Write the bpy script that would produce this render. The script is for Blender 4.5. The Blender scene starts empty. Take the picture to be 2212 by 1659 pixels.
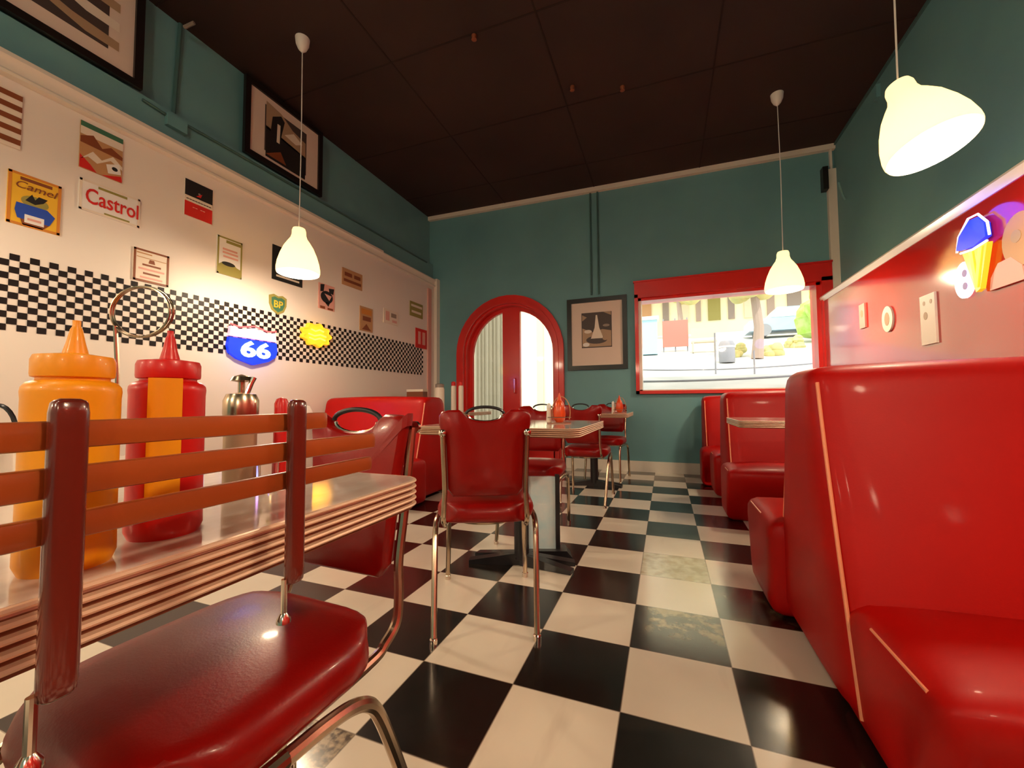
import bpy, bmesh, math, random
from mathutils import Vector, Matrix
random.seed(5)
PI = math.pi
sc = bpy.context.scene
COL = sc.collection

# ------------------------------------------------------------------ camera
YAW, PITCH, ROLL = 0.3640, 0.0455, -0.006
CAM = Vector((0.4365, -1.1392, 0.8256))
fw = Vector((-math.sin(YAW)*math.cos(PITCH), math.cos(YAW)*math.cos(PITCH), math.sin(PITCH)))
rt0 = Vector((math.cos(YAW), math.sin(YAW), 0)); up0 = rt0.cross(fw)
rt = rt0*math.cos(ROLL) + up0*math.sin(ROLL); up = up0*math.cos(ROLL) - rt0*math.sin(ROLL)
cd = bpy.data.cameras.new('camera'); cam = bpy.data.objects.new('camera', cd); COL.objects.link(cam)
m = Matrix((rt, up, -fw)).transposed().to_4x4(); m.translation = CAM; cam.matrix_world = m
cd.sensor_width = 36; cd.lens = 870/2212*36; cd.clip_start = 0.01; cd.clip_end = 200
sc.camera = cam

# ------------------------------------------------------------------ view, world, daylight
sc.view_settings.view_transform = 'Standard'; sc.view_settings.look = 'None'
sc.view_settings.gamma = 1; sc.view_settings.use_curve_mapping = False
sc.view_settings.exposure = 0.22
w = bpy.data.worlds.new('world'); sc.world = w; w.use_nodes = True
bg = w.node_tree.nodes['Background']; bg.inputs[0].default_value = (1.0, 0.98, 0.95, 1); bg.inputs[1].default_value = 2.3
sd = bpy.data.lights.new('sun', 'SUN'); sd.energy = 3.2; sd.color = (1, .96, .88); sd.angle = .02
so = bpy.data.objects.new('sun', sd); COL.objects.link(so); so.rotation_euler = (math.radians(30), 0, math.radians(12))   # high, from behind the building

LAMP_W = 33.0          # watts of each pendant bulb
GLOBE_S = 22.0         # brightness of the two fill globes added behind the camera to brighten the room
LAMP_COL = (1.0, 0.80, 0.56)
PEND = [(-2.03, 1.0), (1.40, 2.855), (1.36, 0.93),          # the three in the photograph
        (1.42, -1.05), (-2.03, -0.95), (-0.3, -2.9), (1.42, -3.0), (-2.03, -2.9)]  # extra ones added behind the camera to brighten the room

# ------------------------------------------------------------------ materials
def mat(name, col, rough=.5, metal=0, coat=0, spec=.5, bump=None, var=None, emit=None, estr=0, trans=0, ior=1.45, sheen=0, alpha=1):
    M = bpy.data.materials.new(name); M.use_nodes = True
    nt = M.node_tree; b = nt.nodes['Principled BSDF']
    b.inputs['Base Color'].default_value = (*col, 1); b.inputs['Roughness'].default_value = rough
    b.inputs['Metallic'].default_value = metal; b.inputs['Coat Weight'].default_value = coat
    b.inputs['Coat Roughness'].default_value = .08
    b.inputs['Specular IOR Level'].default_value = spec; b.inputs['IOR'].default_value = ior
    b.inputs['Transmission Weight'].default_value = trans
    b.inputs['Alpha'].default_value = alpha
    if emit: b.inputs['Emission Color'].default_value = (*emit, 1); b.inputs['Emission Strength'].default_value = estr
    tc = None
    if bump or var:
        tc = nt.nodes.new('ShaderNodeTexCoord')
    if bump:
        sc_, st = bump
        n = nt.nodes.new('ShaderNodeTexNoise'); n.inputs['Scale'].default_value = sc_; n.inputs['Detail'].default_value = 3
        bp = nt.nodes.new('ShaderNodeBump'); bp.inputs['Strength'].default_value = st; bp.inputs['Distance'].default_value = .01
        nt.links.new(tc.outputs['Object'], n.inputs['Vector']); nt.links.new(n.outputs['Fac'], bp.inputs['Height'])
        nt.links.new(bp.outputs['Normal'], b.inputs['Normal'])
    if var:
        sc_, col2, stretch = var
        mp = nt.nodes.new('ShaderNodeMapping'); mp.inputs['Scale'].default_value = stretch
        n = nt.nodes.new('ShaderNodeTexNoise'); n.inputs['Scale'].default_value = sc_; n.inputs['Detail'].default_value = 4
        mx = nt.nodes.new('ShaderNodeMix'); mx.data_type = 'RGBA'
        mx.inputs[6].default_value = (*col, 1); mx.inputs[7].default_value = (*col2, 1)
        nt.links.new(tc.outputs['Object'], mp.inputs['Vector']); nt.links.new(mp.outputs['Vector'], n.inputs['Vector'])
        cr = nt.nodes.new('ShaderNodeMapRange'); cr.inputs[1].default_value = .35; cr.inputs[2].default_value = .65
        nt.links.new(n.outputs['Fac'], cr.inputs[0]); nt.links.new(cr.outputs[0], mx.inputs[0])
        nt.links.new(mx.outputs[2], b.inputs['Base Color'])
    return M

TEAL = mat('teal_paint', (.150, .335, .355), .55, var=(1.3, (.130, .295, .315), (1, 1, 1)), bump=(60, .05))
TEALD = mat('teal_conduit_paint', (.06, .14, .135), .5)
CREAM = mat('cream_gloss_paint', (.80, .73, .62), .3, coat=.3)
PANEL = mat('white_wall_panel', (.80, .73, .65), .38, spec=.22, var=(.9, (.78, .69, .62), (1, 1, 1)))
BLACKSQ = mat('black_vinyl_square', (.014, .010, .010), .45, spec=.2)
CEIL = mat('dark_brown_ceiling', (.042, .017, .011), .75, var=(1.1, (.03, .012, .008), (1, 1, 1)))
CEILD = mat('ceiling_seam', (.022, .010, .007), .9)
RED = mat('red_vinyl', (.43, .0025, .001), .46, coat=.03, spec=.22, bump=(220, .03), var=(2.2, (.38, .002, .001), (1, 1, 1)))
REDCH = mat('red_chair_vinyl', (.27, .002, .001), .34, coat=.10, spec=.38, bump=(260, .04), var=(3, (.21, .002, .001), (1, 1, 1)))
REDD = mat('dark_red_vinyl', (.19, .012, .006), .4, coat=.2)
PIPING = mat('orange_red_piping', (.85, .28, .14), .3, coat=.4)
REDP = mat('red_gloss_paint', (.64, .010, .005), .34, coat=.25)
REDW = mat('red_gloss_laminate', (.42, .008, .004), .12, coat=.45, spec=.6)
CHROME = mat('chrome', (.72, .62, .52), .14, metal=1)
CHROMED = mat('worn_chrome', (.50, .38, .27), .24, metal=1)
ALU = mat('ribbed_aluminium', (.80, .55, .38), .36, metal=.35)
ALUD = mat('dark_groove', (.16, .055, .02), .5)
BLACKM = mat('black_iron', (.012, .010, .012), .38, coat=.2)
BLACKF = mat('black_frame', (.012, .008, .007), .35)
MATB = mat('cream_mat_board', (.74, .60, .50), .6)
WOODP = mat('dark_red_wood', (.16, .020, .009), .24, coat=.7, var=(14, (.11, .014, .008), (1, 1, .12)))
WOODS = mat('brown_wood_slat', (.36, .080, .014), .3, coat=.3, var=(10, (.20, .035, .008), (1, .12, 1)))
LAM = mat('speckled_laminate', (.66, .54, .45), .12, coat=.5, var=(26, (.54, .40, .33), (1, .35, 1)))
YEL = mat('mustard_plastic', (.86, .33, .003), .4, coat=.1)
KRED = mat('ketchup_plastic', (.56, .006, .004), .36, coat=.12)
GLASS = mat('clear_glass', (.95, .93, .9), .03, trans=1, ior=1.45)
WHITE = mat('white_plastic', (.80, .76, .70), .4)
SALT = mat('white_salt', (.85, .82, .78), .8)
BROWN = mat('brown_sauce', (.07, .012, .01), .2, coat=.5)
PALEB = mat('window_glare_panel', (.62, .93, 1.0), .15, coat=.6, var=(9, (.88, 1.0, 1.0), (1, 1, 1)))  # pale blue base colour stands in for daylight reflected off the panel
def flatc(name, c, rough=.5, **k): return mat('print_'+name, c, rough, **k)
P_BLACK = flatc('black', (.015, .013, .013)); P_YEL = flatc('yellow', (.80, .46, .03)); P_BLUE = flatc('blue', (.02, .07, .42))
P_RED = flatc('red', (.62, .02, .015)); P_CRM = flatc('cream', (.78, .68, .56)); P_GRN = flatc('green', (.05, .16, .09))
P_OLV = flatc('olive', (.30, .26, .06)); P_TAN = flatc('tan', (.50, .27, .12)); P_BRN = flatc('brown', (.22, .06, .02))
P_GREY = flatc('grey', (.28, .22, .18)); P_SEP = flatc('sepia', (.42, .28, .17)); P_WHT = flatc('white', (.82, .78, .74))
P_PINK = flatc('pink', (.72, .36, .30)); P_DGRY = flatc('dark_grey', (.07, .05, .045)); P_ORG = flatc('orange', (.62, .22, .03))
def glow(name, c, s): return mat(name, c, .4, emit=c, estr=s)
G_BLUE = glow('blue_neon', (.006, .035, .80), .85); G_ICE = glow('ice_blue_neon', (.60, .85, 1.0), 1.15)
G_PINK = glow('pink_neon', (1.0, .42, .50), 1.0); G_YEL = glow('yellow_neon', (1.0, .43, .02), .80); G_YELB = glow('bright_yellow_neon', (1.0, .78, .12), 1.2)
G_WHT = glow('white_neon', (1.0, .86, .88), 1.0); G_RED = glow('red_neon', (1.0, .10, .10), .9)

def lamp_glass():
    M = bpy.data.materials.new('lit_opal_glass'); M.use_nodes = True; nt = M.node_tree
    nt.nodes.remove(nt.nodes['Principled BSDF']); out = nt.nodes['Material Output']
    tr = nt.nodes.new('ShaderNodeBsdfTranslucent'); tr.inputs[0].default_value = (.62, .50, .27, 1)
    gl = nt.nodes.new('ShaderNodeBsdfDiffuse'); gl.inputs[0].default_value = (.85, .78, .66, 1)
    mx = nt.nodes.new('ShaderNodeMixShader'); mx.inputs[0].default_value = .4
    em = nt.nodes.new('ShaderNodeEmission'); em.inputs[0].default_value = (1.0, .78, .42, 1); em.inputs[1].default_value = .80
    ad = nt.nodes.new('ShaderNodeAddShader')
    nt.links.new(tr.outputs[0], mx.inputs[1]); nt.links.new(gl.outputs[0], mx.inputs[2])
    nt.links.new(mx.outputs[0], ad.inputs[0]); nt.links.new(em.outputs[0], ad.inputs[1]); nt.links.new(ad.outputs[0], out.inputs[0])
    return M
OPAL = lamp_glass()
BULB = glow('lit_bulb', (1.0, .86, .62), 9)

def floor_mat():
    M = bpy.data.materials.new('checkered_floor_tiles'); M.use_nodes = True; nt = M.node_tree; N = nt.nodes; L = nt.links
    b = N['Principled BSDF']; b.inputs['Coat Weight'].default_value = .35; b.inputs['Coat Roughness'].default_value = .12
    geo = N.new('ShaderNodeNewGeometry'); sep = N.new('ShaderNodeSeparateXYZ'); L.new(geo.outputs['Position'], sep.inputs[0])
    def mth(op, a, b_=None):
        n = N.new('ShaderNodeMath'); n.operation = op
        for i, x in enumerate((a, b_)):
            if x is None: continue
            if isinstance(x, (int, float)): n.inputs[i].default_value = x
            else: L.new(x, n.inputs[i])
        return n.outputs[0]
    def mix(f, a, b_):
        n = N.new('ShaderNodeMix'); n.data_type = 'RGBA'
        for i, x in ((0, f), (6, a), (7, b_)):
            if isinstance(x, tuple): n.inputs[i].default_value = (*x, 1)
            elif isinstance(x, (int, float)): n.inputs[i].default_value = x
            else: L.new(x, n.inputs[i])
        return n.outputs[2]
    T = .305
    u = mth('DIVIDE', sep.outputs[0], T); v = mth('DIVIDE', sep.outputs[1], T)
    fu = mth('FLOOR', u); fv = mth('FLOOR', v)
    par = mth('FLOORED_MODULO', mth('ADD', fu, fv), 2.0)          # 0 black, 1 white
    def noise(scale, detail=3, stretch=(1, 1, 1)):
        mp = N.new('ShaderNodeMapping'); mp.inputs['Scale'].default_value = stretch; L.new(geo.outputs['Position'], mp.inputs['Vector'])
        n = N.new('ShaderNodeTexNoise'); n.inputs['Scale'].default_value = scale; n.inputs['Detail'].default_value = detail
        L.new(mp.outputs['Vector'], n.inputs['Vector']); return n.outputs['Fac']
    def rng(x, a, b_, c=0., d=1.):
        n = N.new('ShaderNodeMapRange'); L.new(x, n.inputs[0])
        for i, q in enumerate((a, b_, c, d)): n.inputs[i+1].default_value = q
        return n.outputs[0]
    cloud = rng(noise(3, 5), .3, .7)
    streak = rng(noise(9, 4, (1, .25, 1)), .62, .74)
    white = mix(cloud, (.76, .68, .55), (.82, .74, .60)); white = mix(mth('MULTIPLY', streak, .22), white, (.45, .36, .27))
    bstr = rng(noise(13, 4, (.3, 1, 1)), .58, .8)
    black = mix(mth('MULTIPLY', bstr, .5), (.010, .007, .006), (.05, .032, .022))
    col = mix(par, black, white)
    def tile(i, j): return mth('MULTIPLY', mth('COMPARE', fu, i), mth('COMPARE', fv, j))
    # COMPARE has an epsilon input
    worn = rng(noise(16, 6), .46, .60); wbrown = mix(worn, (.035, .020, .010), (.36, .27, .12))
    fru = mth('FRACT', u); frv = mth('FRACT', v)
    inner = mth('MULTIPLY', rng(fru, .10, .24), rng(frv, .30, .55))
    col = mix(mth('MULTIPLY', tile(1, 1), inner), col, wbrown)
    pale = mix(rng(noise(22, 5), .4, .62), (.46, .40, .26), (.66, .64, .48))
    col = mix(tile(1, 3), col, pale)
    sp = mix(rng(noise(45, 6), .42, .6), (.06, .035, .02), (.42, .32, .2))
    col = mix(tile(-2, -2), col, sp)
    col = mix(mth('MULTIPLY', tile(2, 2), rng(noise(14, 5), .5, .75)), col, (.16, .11, .06))
    # thin joints
    du = mth('MINIMUM', fru, mth('SUBTRACT', 1.0, fru)); dv = mth('MINIMUM', frv, mth('SUBTRACT', 1.0, frv))
    jt = rng(mth('MINIMUM', du, dv), .004, .010, 1., 0.)
    col = mix(mth('MULTIPLY', jt, .6), col, (.10, .06, .04))
    L.new(col, b.inputs['Base Color'])
    L.new(rng(cloud, 0, 1, .16, .27), b.inputs['Roughness'])
    for n in N:
        if n.type == 'MATH' and n.operation == 'COMPARE': n.inputs[2].default_value = .25
    bp = N.new('ShaderNodeBump'); bp.inputs['Strength'].default_value = .06; bp.inputs['Distance'].default_value = .02
    L.new(noise(5, 2), bp.inputs['Height']); L.new(bp.outputs[0], b.inputs['Normal'])
    return M

# ------------------------------------------------------------------ mesh builder
class MB:
    def __init__(s): s.v = []; s.f = []; s.fm = []; s.mats = []
    def mi(s, m):
        if m not in s.mats: s.mats.append(m)
        return s.mats.index(m)
    def add(s, vs, fs, m, xf=None):
        b = len(s.v); k = s.mi(m)
        for p in vs:
            p = Vector(p); s.v.append(xf @ p if xf else p)
        for f in fs: s.f.append([b+i for i in f]); s.fm.append(k)
        return s
    def box(s, x0, x1, y0, y1, z0, z1, m, xf=None):
        vs = [(x, y, z) for z in (z0, z1) for y in (y0, y1) for x in (x0, x1)]
        return s.add(vs, [(0, 2, 3, 1), (4, 5, 7, 6), (0, 1, 5, 4), (2, 6, 7, 3), (0, 4, 6, 2), (1, 3, 7, 5)], m, xf)
    def prism(s, pts, vec, m, m2=None):
        vec = Vector(vec); n = len(pts); pts = [Vector(p) for p in pts]
        s.add(pts + [p+vec for p in pts], [tuple(range(n)), tuple(range(2*n-1, n-1, -1))], m)
        s.add(pts + [p+vec for p in pts], [(i, (i+1) % n, n+(i+1) % n, n+i) for i in range(n)], m2 or m)
        return s
    def tube(s, path, r, m, n=10, closed=False, rr=None, cap=True):
        P = [Vector(p) for p in path]; N = len(P); rings = []; prev = None
        for i, p in enumerate(P):
            a = P[(i-1) % N] if (closed or i) else P[0]; c = P[(i+1) % N] if (closed or i < N-1) else P[-1]
            t = (c-a).normalized()
            if prev is None:
                q = Vector((0, 0, 1)) if abs(t.z) < .9 else Vector((1, 0, 0)); u = t.cross(q).normalized()
            else:
                u = (prev - t*prev.dot(t)).normalized()
            prev = u; w_ = t.cross(u); rad = rr[i] if rr else r
            rings.append([p + (u*math.cos(2*PI*k/n) + w_*math.sin(2*PI*k/n))*rad for k in range(n)])
        vs = [q for R_ in rings for q in R_]; fs = []
        for i in range(N if closed else N-1):
            j = (i+1) % N
            fs += [(i*n+k, i*n+(k+1) % n, j*n+(k+1) % n, j*n+k) for k in range(n)]
        if not closed and cap: fs += [tuple(range(n-1, -1, -1)), tuple((N-1)*n+k for k in range(n))]
        return s.add(vs, fs, m)
    def lathe(s, prof, c, m, n=24, cap=(True, True), axis=None):
        c = Vector(c); vs = []
        for r, z in prof: vs += [c+Vector((r*math.cos(2*PI*k/n), r*math.sin(2*PI*k/n), z)) for k in range(n)]
        fs = [(i*n+k, i*n+(k+1) % n, (i+1)*n+(k+1) % n, (i+1)*n+k) for i in range(len(prof)-1) for k in range(n)]
        if cap[0]: fs.append(tuple(range(n-1, -1, -1)))
        if cap[1]: fs.append(tuple((len(prof)-1)*n+k for k in range(n)))
        return s.add(vs, fs, m, axis)
    def rbox(s, x0, x1, y0, y1, z0, z1, r, m, seg=(10, 10, 10), fn=None, xf=None):
        """box with rounded edges of radius r; fn deforms each point"""
        bm = bmesh.new(); nx = seg
        c = Vector(((x0+x1)/2, (y0+y1)/2, (z0+z1)/2)); h = Vector(((x1-x0)/2, (y1-y0)/2, (z1-z0)/2))
        vs = []; idx = {}; fs = []
        def gp(a):
            # denser near the ends
            return [math.sin((i/a-.5)*PI)*.5+.5 if a > 3 else i/a for i in range(a+1)]
        G = [gp(seg[0]), gp(seg[1]), gp(seg[2])]
        def V(i, j, k):
            if (i, j, k) not in idx:
                p = Vector(((G[0][i]*2-1)*h.x, (G[1][j]*2-1)*h.y, (G[2][k]*2-1)*h.z))
                inn = Vector([max(-(h[a]-r), min(h[a]-r, p[a])) for a in range(3)])
                d = p-inn
                if d.length > 1e-9: p = inn + d.normalized()*min(r, max(abs(d[a]) for a in range(3)) if True else r)
                q = c+p
                if fn: q = Vector(fn(q, Vector((p.x/h.x, p.y/h.y, p.z/h.z))))
                idx[(i, j, k)] = len(vs); vs.append(q)
            return idx[(i, j, k)]
        a, b, d = seg
        for i in range(a):
            for j in range(b):
                fs.append((V(i, j, 0), V(i, j+1, 0), V(i+1, j+1, 0), V(i+1, j, 0))); fs.append((V(i, j, d), V(i+1, j, d), V(i+1, j+1, d), V(i, j+1, d)))
        for i in range(a):
            for k in range(d):
                fs.append((V(i, 0, k), V(i+1, 0, k), V(i+1, 0, k+1), V(i, 0, k+1))); fs.append((V(i, b, k), V(i, b, k+1), V(i+1, b, k+1), V(i+1, b, k)))
        for j in range(b):
            for k in range(d):
                fs.append((V(0, j, k), V(0, j, k+1), V(0, j+1, k+1), V(0, j+1, k))); fs.append((V(a, j, k), V(a, j+1, k), V(a, j+1, k+1), V(a, j, k+1)))
        bm.free()
        return s.add(vs, fs, m, xf)
    def build(s, name, parent=None, loc=None, smooth=35, local=True):
        me = bpy.data.meshes.new(name)
        off = Vector(loc) if loc is not None else (parent['_o'] if parent and not local and '_o' in parent else None)
        off = Vector(off) if off is not None else Vector((0, 0, 0))
        me.from_pydata([tuple(v-off) for v in s.v], [], s.f)
        for m_ in s.mats: me.materials.append(m_)
        me.polygons.foreach_set('material_index', s.fm)
        me.update()
        if smooth:
            me.polygons.foreach_set('use_smooth', [True]*len(me.polygons)); me.set_sharp_from_angle(angle=math.radians(smooth))
        o = bpy.data.objects.new(name, me); COL.objects.link(o)
        if parent: o.parent = parent
        elif loc is not None: o.location = loc
        return o

def smooth_path(P, k=5):
    P = [Vector(p) for p in P]; Q = [P[0]*2-P[1]] + P + [P[-1]*2-P[-2]]; out = []
    for i in range(1, len(Q)-2):
        a, b_, c, d = Q[i-1:i+3]
        for j in range(k):
            t = j/k; out.append(.5*((2*b_)+(c-a)*t+(2*a-5*b_+4*c-d)*t*t+(3*b_-a-3*c+d)*t**3))
    return out+[P[-1]]
def tag(o, label=None, cat=None, group=None, kind=None):
    if label: o['label'] = label
    if cat: o['category'] = cat
    if group: o['group'] = group
    if kind: o['kind'] = kind
    return o
def empty(name, label, cat, loc=(0, 0, 0), rz=0, group=None):
    o = bpy.data.objects.new(name, None); COL.objects.link(o); o.location = loc; o.rotation_euler = (0, 0, rz); o.empty_display_size = .05
    return tag(o, label, cat, group)
def wpart(mb, name, par):
    """part whose points were given in world space, parent unrotated"""
    return mb.build(name, par, local=True, loc=None) if False else _wp(mb, name, par)
def _wp(mb, name, par):
    off = Vector((0, 0, 0)); q = par
    while q: off += q.location; q = q.parent
    me_o = mb.build(name); me_o.data.transform(Matrix.Translation(-off)); me_o.parent = par
    return me_o
def copy_tree(o, parent=None):
    c = o.copy(); COL.objects.link(c)
    if parent: c.parent = parent
    for ch in o.children: copy_tree(ch, c)
    return c
def struct(mb, name): return tag(mb.build(name), kind='structure')

def text_mesh(body, size, thick, m, xf, shear=0, bold=0, width=None):
    cu = bpy.data.curves.new('t', 'FONT'); cu.body = body; cu.size = size; cu.extrude = thick/2; cu.shear = shear; cu.offset = bold
    cu.align_x = 'CENTER'; cu.align_y = 'CENTER'; cu.resolution_u = 3
    o = bpy.data.objects.new('t', cu); COL.objects.link(o); bpy.context.view_layer.update()
    me = bpy.data.meshes.new_from_object(o.evaluated_get(bpy.context.evaluated_depsgraph_get()))
    bpy.data.objects.remove(o)
    vs = [v.co.copy() for v in me.vertices]; fs = [tuple(p.vertices) for p in me.polygons]
    if width and vs:
        W = max(v.x for v in vs)-min(v.x for v in vs); k = width/W
        for v in vs: v.x *= k
    bpy.data.meshes.remove(me)
    return vs, fs
# wall frames: a sign-space point (a, b, d) = along the wall as read, up, off the wall
def frameL(y, z, off=0): return Matrix(((0, 0, 1, -2.63+off), (1, 0, 0, y), (0, 1, 0, z), (0, 0, 0, 1)))
def frameB(x, z, off=0): return Matrix(((1, 0, 0, x), (0, 0, -1, 3.88-off), (0, 1, 0, z), (0, 0, 0, 1)))
def frameR(y, z, off=0): return Matrix(((0, 0, -1, 1.98-off), (-1, 0, 0, y), (0, 1, 0, z), (0, 0, 0, 1)))
def frameU(y, z, off=0): return Matrix(((0, 0, 1, -2.70+off), (1, 0, 0, y), (0, 1, 0, z), (0, 0, 0, 1)))

# ------------------------------------------------------------------ room shell
CZ = lambda x: 3.515-.0131*(x+.32)          # the ceiling falls a little to the right
YB, YF = 3.88, -4.2
b = MB(); b.box(-3.0, 2.4, YF, YB+.02, -.12, 0, floor_mat()); struct(b, 'floor')
b = MB()
b.prism([(-3.0, YF, CZ(-3.0)), (2.4, YF, CZ(2.4)), (2.4, YF, CZ(2.4)+.15), (-3.0, YF, CZ(-3.0)+.15)], (0, YB+.2-YF, 0), CEIL)
for i in range(8):
    y = 3.3-i*.95; b.box(-2.75, 2.12, y, y+.012, 3.4, 3.6, CEILD) if False else b.prism([(-2.76, y, CZ(-2.76)-.003), (2.13, y, CZ(2.13)-.003), (2.13, y, CZ(2.13)+.01), (-2.76, y, CZ(-2.76)+.01)], (0, .012, 0), CEILD)
for x in (-1.55, -.35, .85):
    b.box(x, x+.012, YF, YB, CZ(x)-.004, CZ(x)+.01, CEILD)
struct(b, 'ceiling')
b = MB(); b.box(-2.90, -2.76, YF, YB+.2, 0, 3.65, TEAL)
b.box(-2.76, -2.70, YF, YB, 2.55, 2.84, TEAL)
struct(b, 'wall_left')
b = MB(); b.box(2.13, 2.30, YF, YB+.2, 0, 3.65, TEAL); struct(b, 'wall_right')
b = MB(); b.box(-3.0, 2.4, YF-.15, YF, 0, 3.65, TEAL); struct(b, 'wall_front')
# back wall with an arched doorway and a window opening
YW = YB+.20
b = MB()
def arc(cx, cz, R_, a0, a1, n): return [(cx+R_*math.cos(a0+(a1-a0)*i/n), cz+R_*math.sin(a0+(a1-a0)*i/n)) for i in range(n+1)]
DX, DZ, DR = -1.525, 1.50, .66
AL = arc(DX, DZ, DR, PI, PI/2, 14); AR = arc(DX, DZ, DR, PI/2, 0, 14)
b.prism([(x, YB, z) for x, z in [(-2.90, 0), (DX-DR, 0)] + AL + [(DX, 3.65), (-2.90, 3.65)]], (0, .2, 0), TEAL)
b.prism([(x, YB, z) for x, z in [(DX, 3.65)] + AR + [(DX+DR, 0), (-.5, 0), (-.5, 3.65)]], (0, .2, 0), TEAL)
WX0, WX1, WZ0, WZ1 = .15, 2.02, .95, 2.24
b.box(-.5, WX0, YB, YW, 0, 3.65, TEAL); b.box(WX1, 2.30, YB, YW, 0, 3.65, TEAL)
b.box(WX0, WX1, YB, YW, 0, WZ0, TEAL); b.box(WX0, WX1, YB, YW, WZ1, 3.65, TEAL)
struct(b, 'wall_back')
# white panelled lower left wall
b = MB(); b.box(-2.70, -2.63, YF, YB, 0, 2.58, PANEL); struct(b, 'wall_panel_left')
b = MB()
prof = [(-2.70, 2.60), (-2.60, 2.60), (-2.595, 2.575), (-2.612, 2.55), (-2.612, 2.515), (-2.60, 2.50), (-2.60, 2.485), (-2.622, 2.475), (-2.70, 2.475)]
b.prism([(x, YF, z) for x, z in prof], (0, 2.65-YF, 0), CREAM)
b.prism([(x+ (-.012 if x > -2.69 else 0), 2.66, z+(-.01 if z > 2.59 else 0)) for x, z in prof], (0, YB-2.66, 0), CREAM)
struct(b, 'trim_1')
b = MB(); b.box(-2.63, -2.585, 3.80, YB, 0, 2.60, CREAM); b.box(-2.63, -2.612, 3.62, 3.70, 0, 2.42, P_PINK); struct(b, 'trim_2')
# chequered strip stuck on the white panel
b = MB(); S = .0352; SZ = .0325; z0 = 1.20
for r in range(12):
    k0 = int((-2.2)/S)
    for k in range(int(-1.2/S), int(3.55/S)):
        if (k+r) % 2 == 0: b.add([(-2.628, k*S, z0+r*SZ), (-2.628, (k+1)*S, z0+r*SZ), (-2.628, (k+1)*S, z0+(r+1)*SZ), (-2.628, k*S, z0+(r+1)*SZ)], [(0, 1, 2, 3)], BLACKSQ)
struct(b, 'trim_3')
# right wall: glossy red wainscot with a cream cap rail
b = MB(); b.box(1.98, 2.13, YF, YB, 0, 1.845, REDW)
struct(b, 'wall_panel_right')
b = MB(); b.prism([(x, YF, z) for x, z in [(2.13, 1.90), (1.962, 1.90), (1.955, 1.885), (1.965, 1.862), (1.975, 1.845), (2.13, 1.845)]], (0, YB-YF, 0), CREAM); struct(b, 'trim_4')
# cornice over the back wall, corner strip, thin strip on the right wall
b = MB(); b.prism([(-2.76, YB-.05, CZ(-2.76)-.055), (2.13, YB-.05, CZ(2.13)-.055), (2.13, YB-.05, CZ(2.13)), (-2.76, YB-.05, CZ(-2.76))], (0, .05, 0), CREAM); struct(b, 'trim_5')
b = MB(); b.box(2.055, 2.13, YB-.045, YB, 1.90, 3.22, CREAM); b.box(2.085, 2.105, YB-.03, YB, 3.22, 3.46, CREAM); struct(b, 'trim_6')
b = MB(); b.box(2.118, 2.13, YF, YB, CZ(2.13)-.025, CZ(2.13), TEALD); struct(b, 'trim_7')
b = MB(); b.box(DX+DR+.115, 1.98, YB-.015, YB, 0, .125, CREAM); b.box(-2.585, DX-DR-.12, YB-.015, YB, 0, .125, CREAM); struct(b, 'baseboard_back')

# window
b = MB()
FY = YB-.05
b.box(.113, 2.060, FY, YB, 2.06, 2.262, REDP)                     # deep head board
b.box(.113, .152, FY, YB, .915, 2.10, REDP); b.box(1.965, 2.060, FY, YB, .915, 2.10, REDP); b.box(.113, 2.060, FY, YB, .915, .952, REDP)
b.box(.103, 2.064, FY-.012, YB, 2.245, 2.262, REDP)
b.box(.15, .185, YB+.0, YW, .95, 2.24, CREAM); b.box(.15, 2.02, YB, YW, .94, .965, CREAM); b.box(1.93, 2.02, YB, YW, .95, 2.24, REDP); b.box(.15, 2.02, YB, YW, 2.03, 2.24, REDP)
win = struct(b, 'window_1')
THIN = bpy.data.materials.new('window_glass'); THIN.use_nodes = True
nt = THIN.node_tree; nt.nodes.remove(nt.nodes['Principled BSDF'])
tb = nt.nodes.new('ShaderNodeBsdfTransparent'); tb.inputs[0].default_value = (.96, .97, .96, 1)
gb = nt.nodes.new('ShaderNodeBsdfGlossy'); gb.inputs['Roughness'].default_value = .03
mx = nt.nodes.new('ShaderNodeMixShader'); fr = nt.nodes.new('ShaderNodeFresnel'); fr.inputs[0].default_value = 1.35
nt.links.new(fr.outputs[0], mx.inputs[0]); nt.links.new(tb.outputs[0], mx.inputs[1]); nt.links.new(gb.outputs[0], mx.inputs[2]); nt.links.new(mx.outputs[0], nt.nodes['Material Output'].inputs[0])
b = MB(); b.box(.18, 1.94, YB+.12, YB+.126, .96, 2.04, THIN); b.build('glass_pane', win)

# arched door
def ring(mb, cx, cz, zb, Ro, Ri, y0, y1, m, n=20):
    o = [(cx-Ro, zb)] + arc(cx, cz, Ro, PI, 0, n) + [(cx+Ro, zb)]; i = [(cx-Ri, zb)] + arc(cx, cz, Ri, PI, 0, n) + [(cx+Ri, zb)]
    N = len(o)
    vs = [(x, y0, z) for x, z in o] + [(x, y0, z) for x, z in i] + [(x, y1, z) for x, z in o] + [(x, y1, z) for x, z in i]
    fs = []
    for k in range(N-1):
        fs += [(k, k+1, N+k+1, N+k), (2*N+k, 3*N+k, 3*N+k+1, 2*N+k+1), (k, 2*N+k, 2*N+k+1, k+1), (N+k, N+k+1, 3*N+k+1, 3*N+k)]
    fs += [(0, N, 3*N, 2*N), (N-1, 3*N-1, 4*N-1, 2*N-1)]
    mb.add(vs, fs, m)
b = MB(); ring(b, DX, DZ, 0, .765, .665, YB-.045, YB+.01, REDP); ring(b, DX, DZ, 0, .70, .655, YB-.06, YB, REDP); ring(b, DX, DZ, 0, .668, .635, YB, YW, REDP)
door = struct(b, 'door_1')
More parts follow.
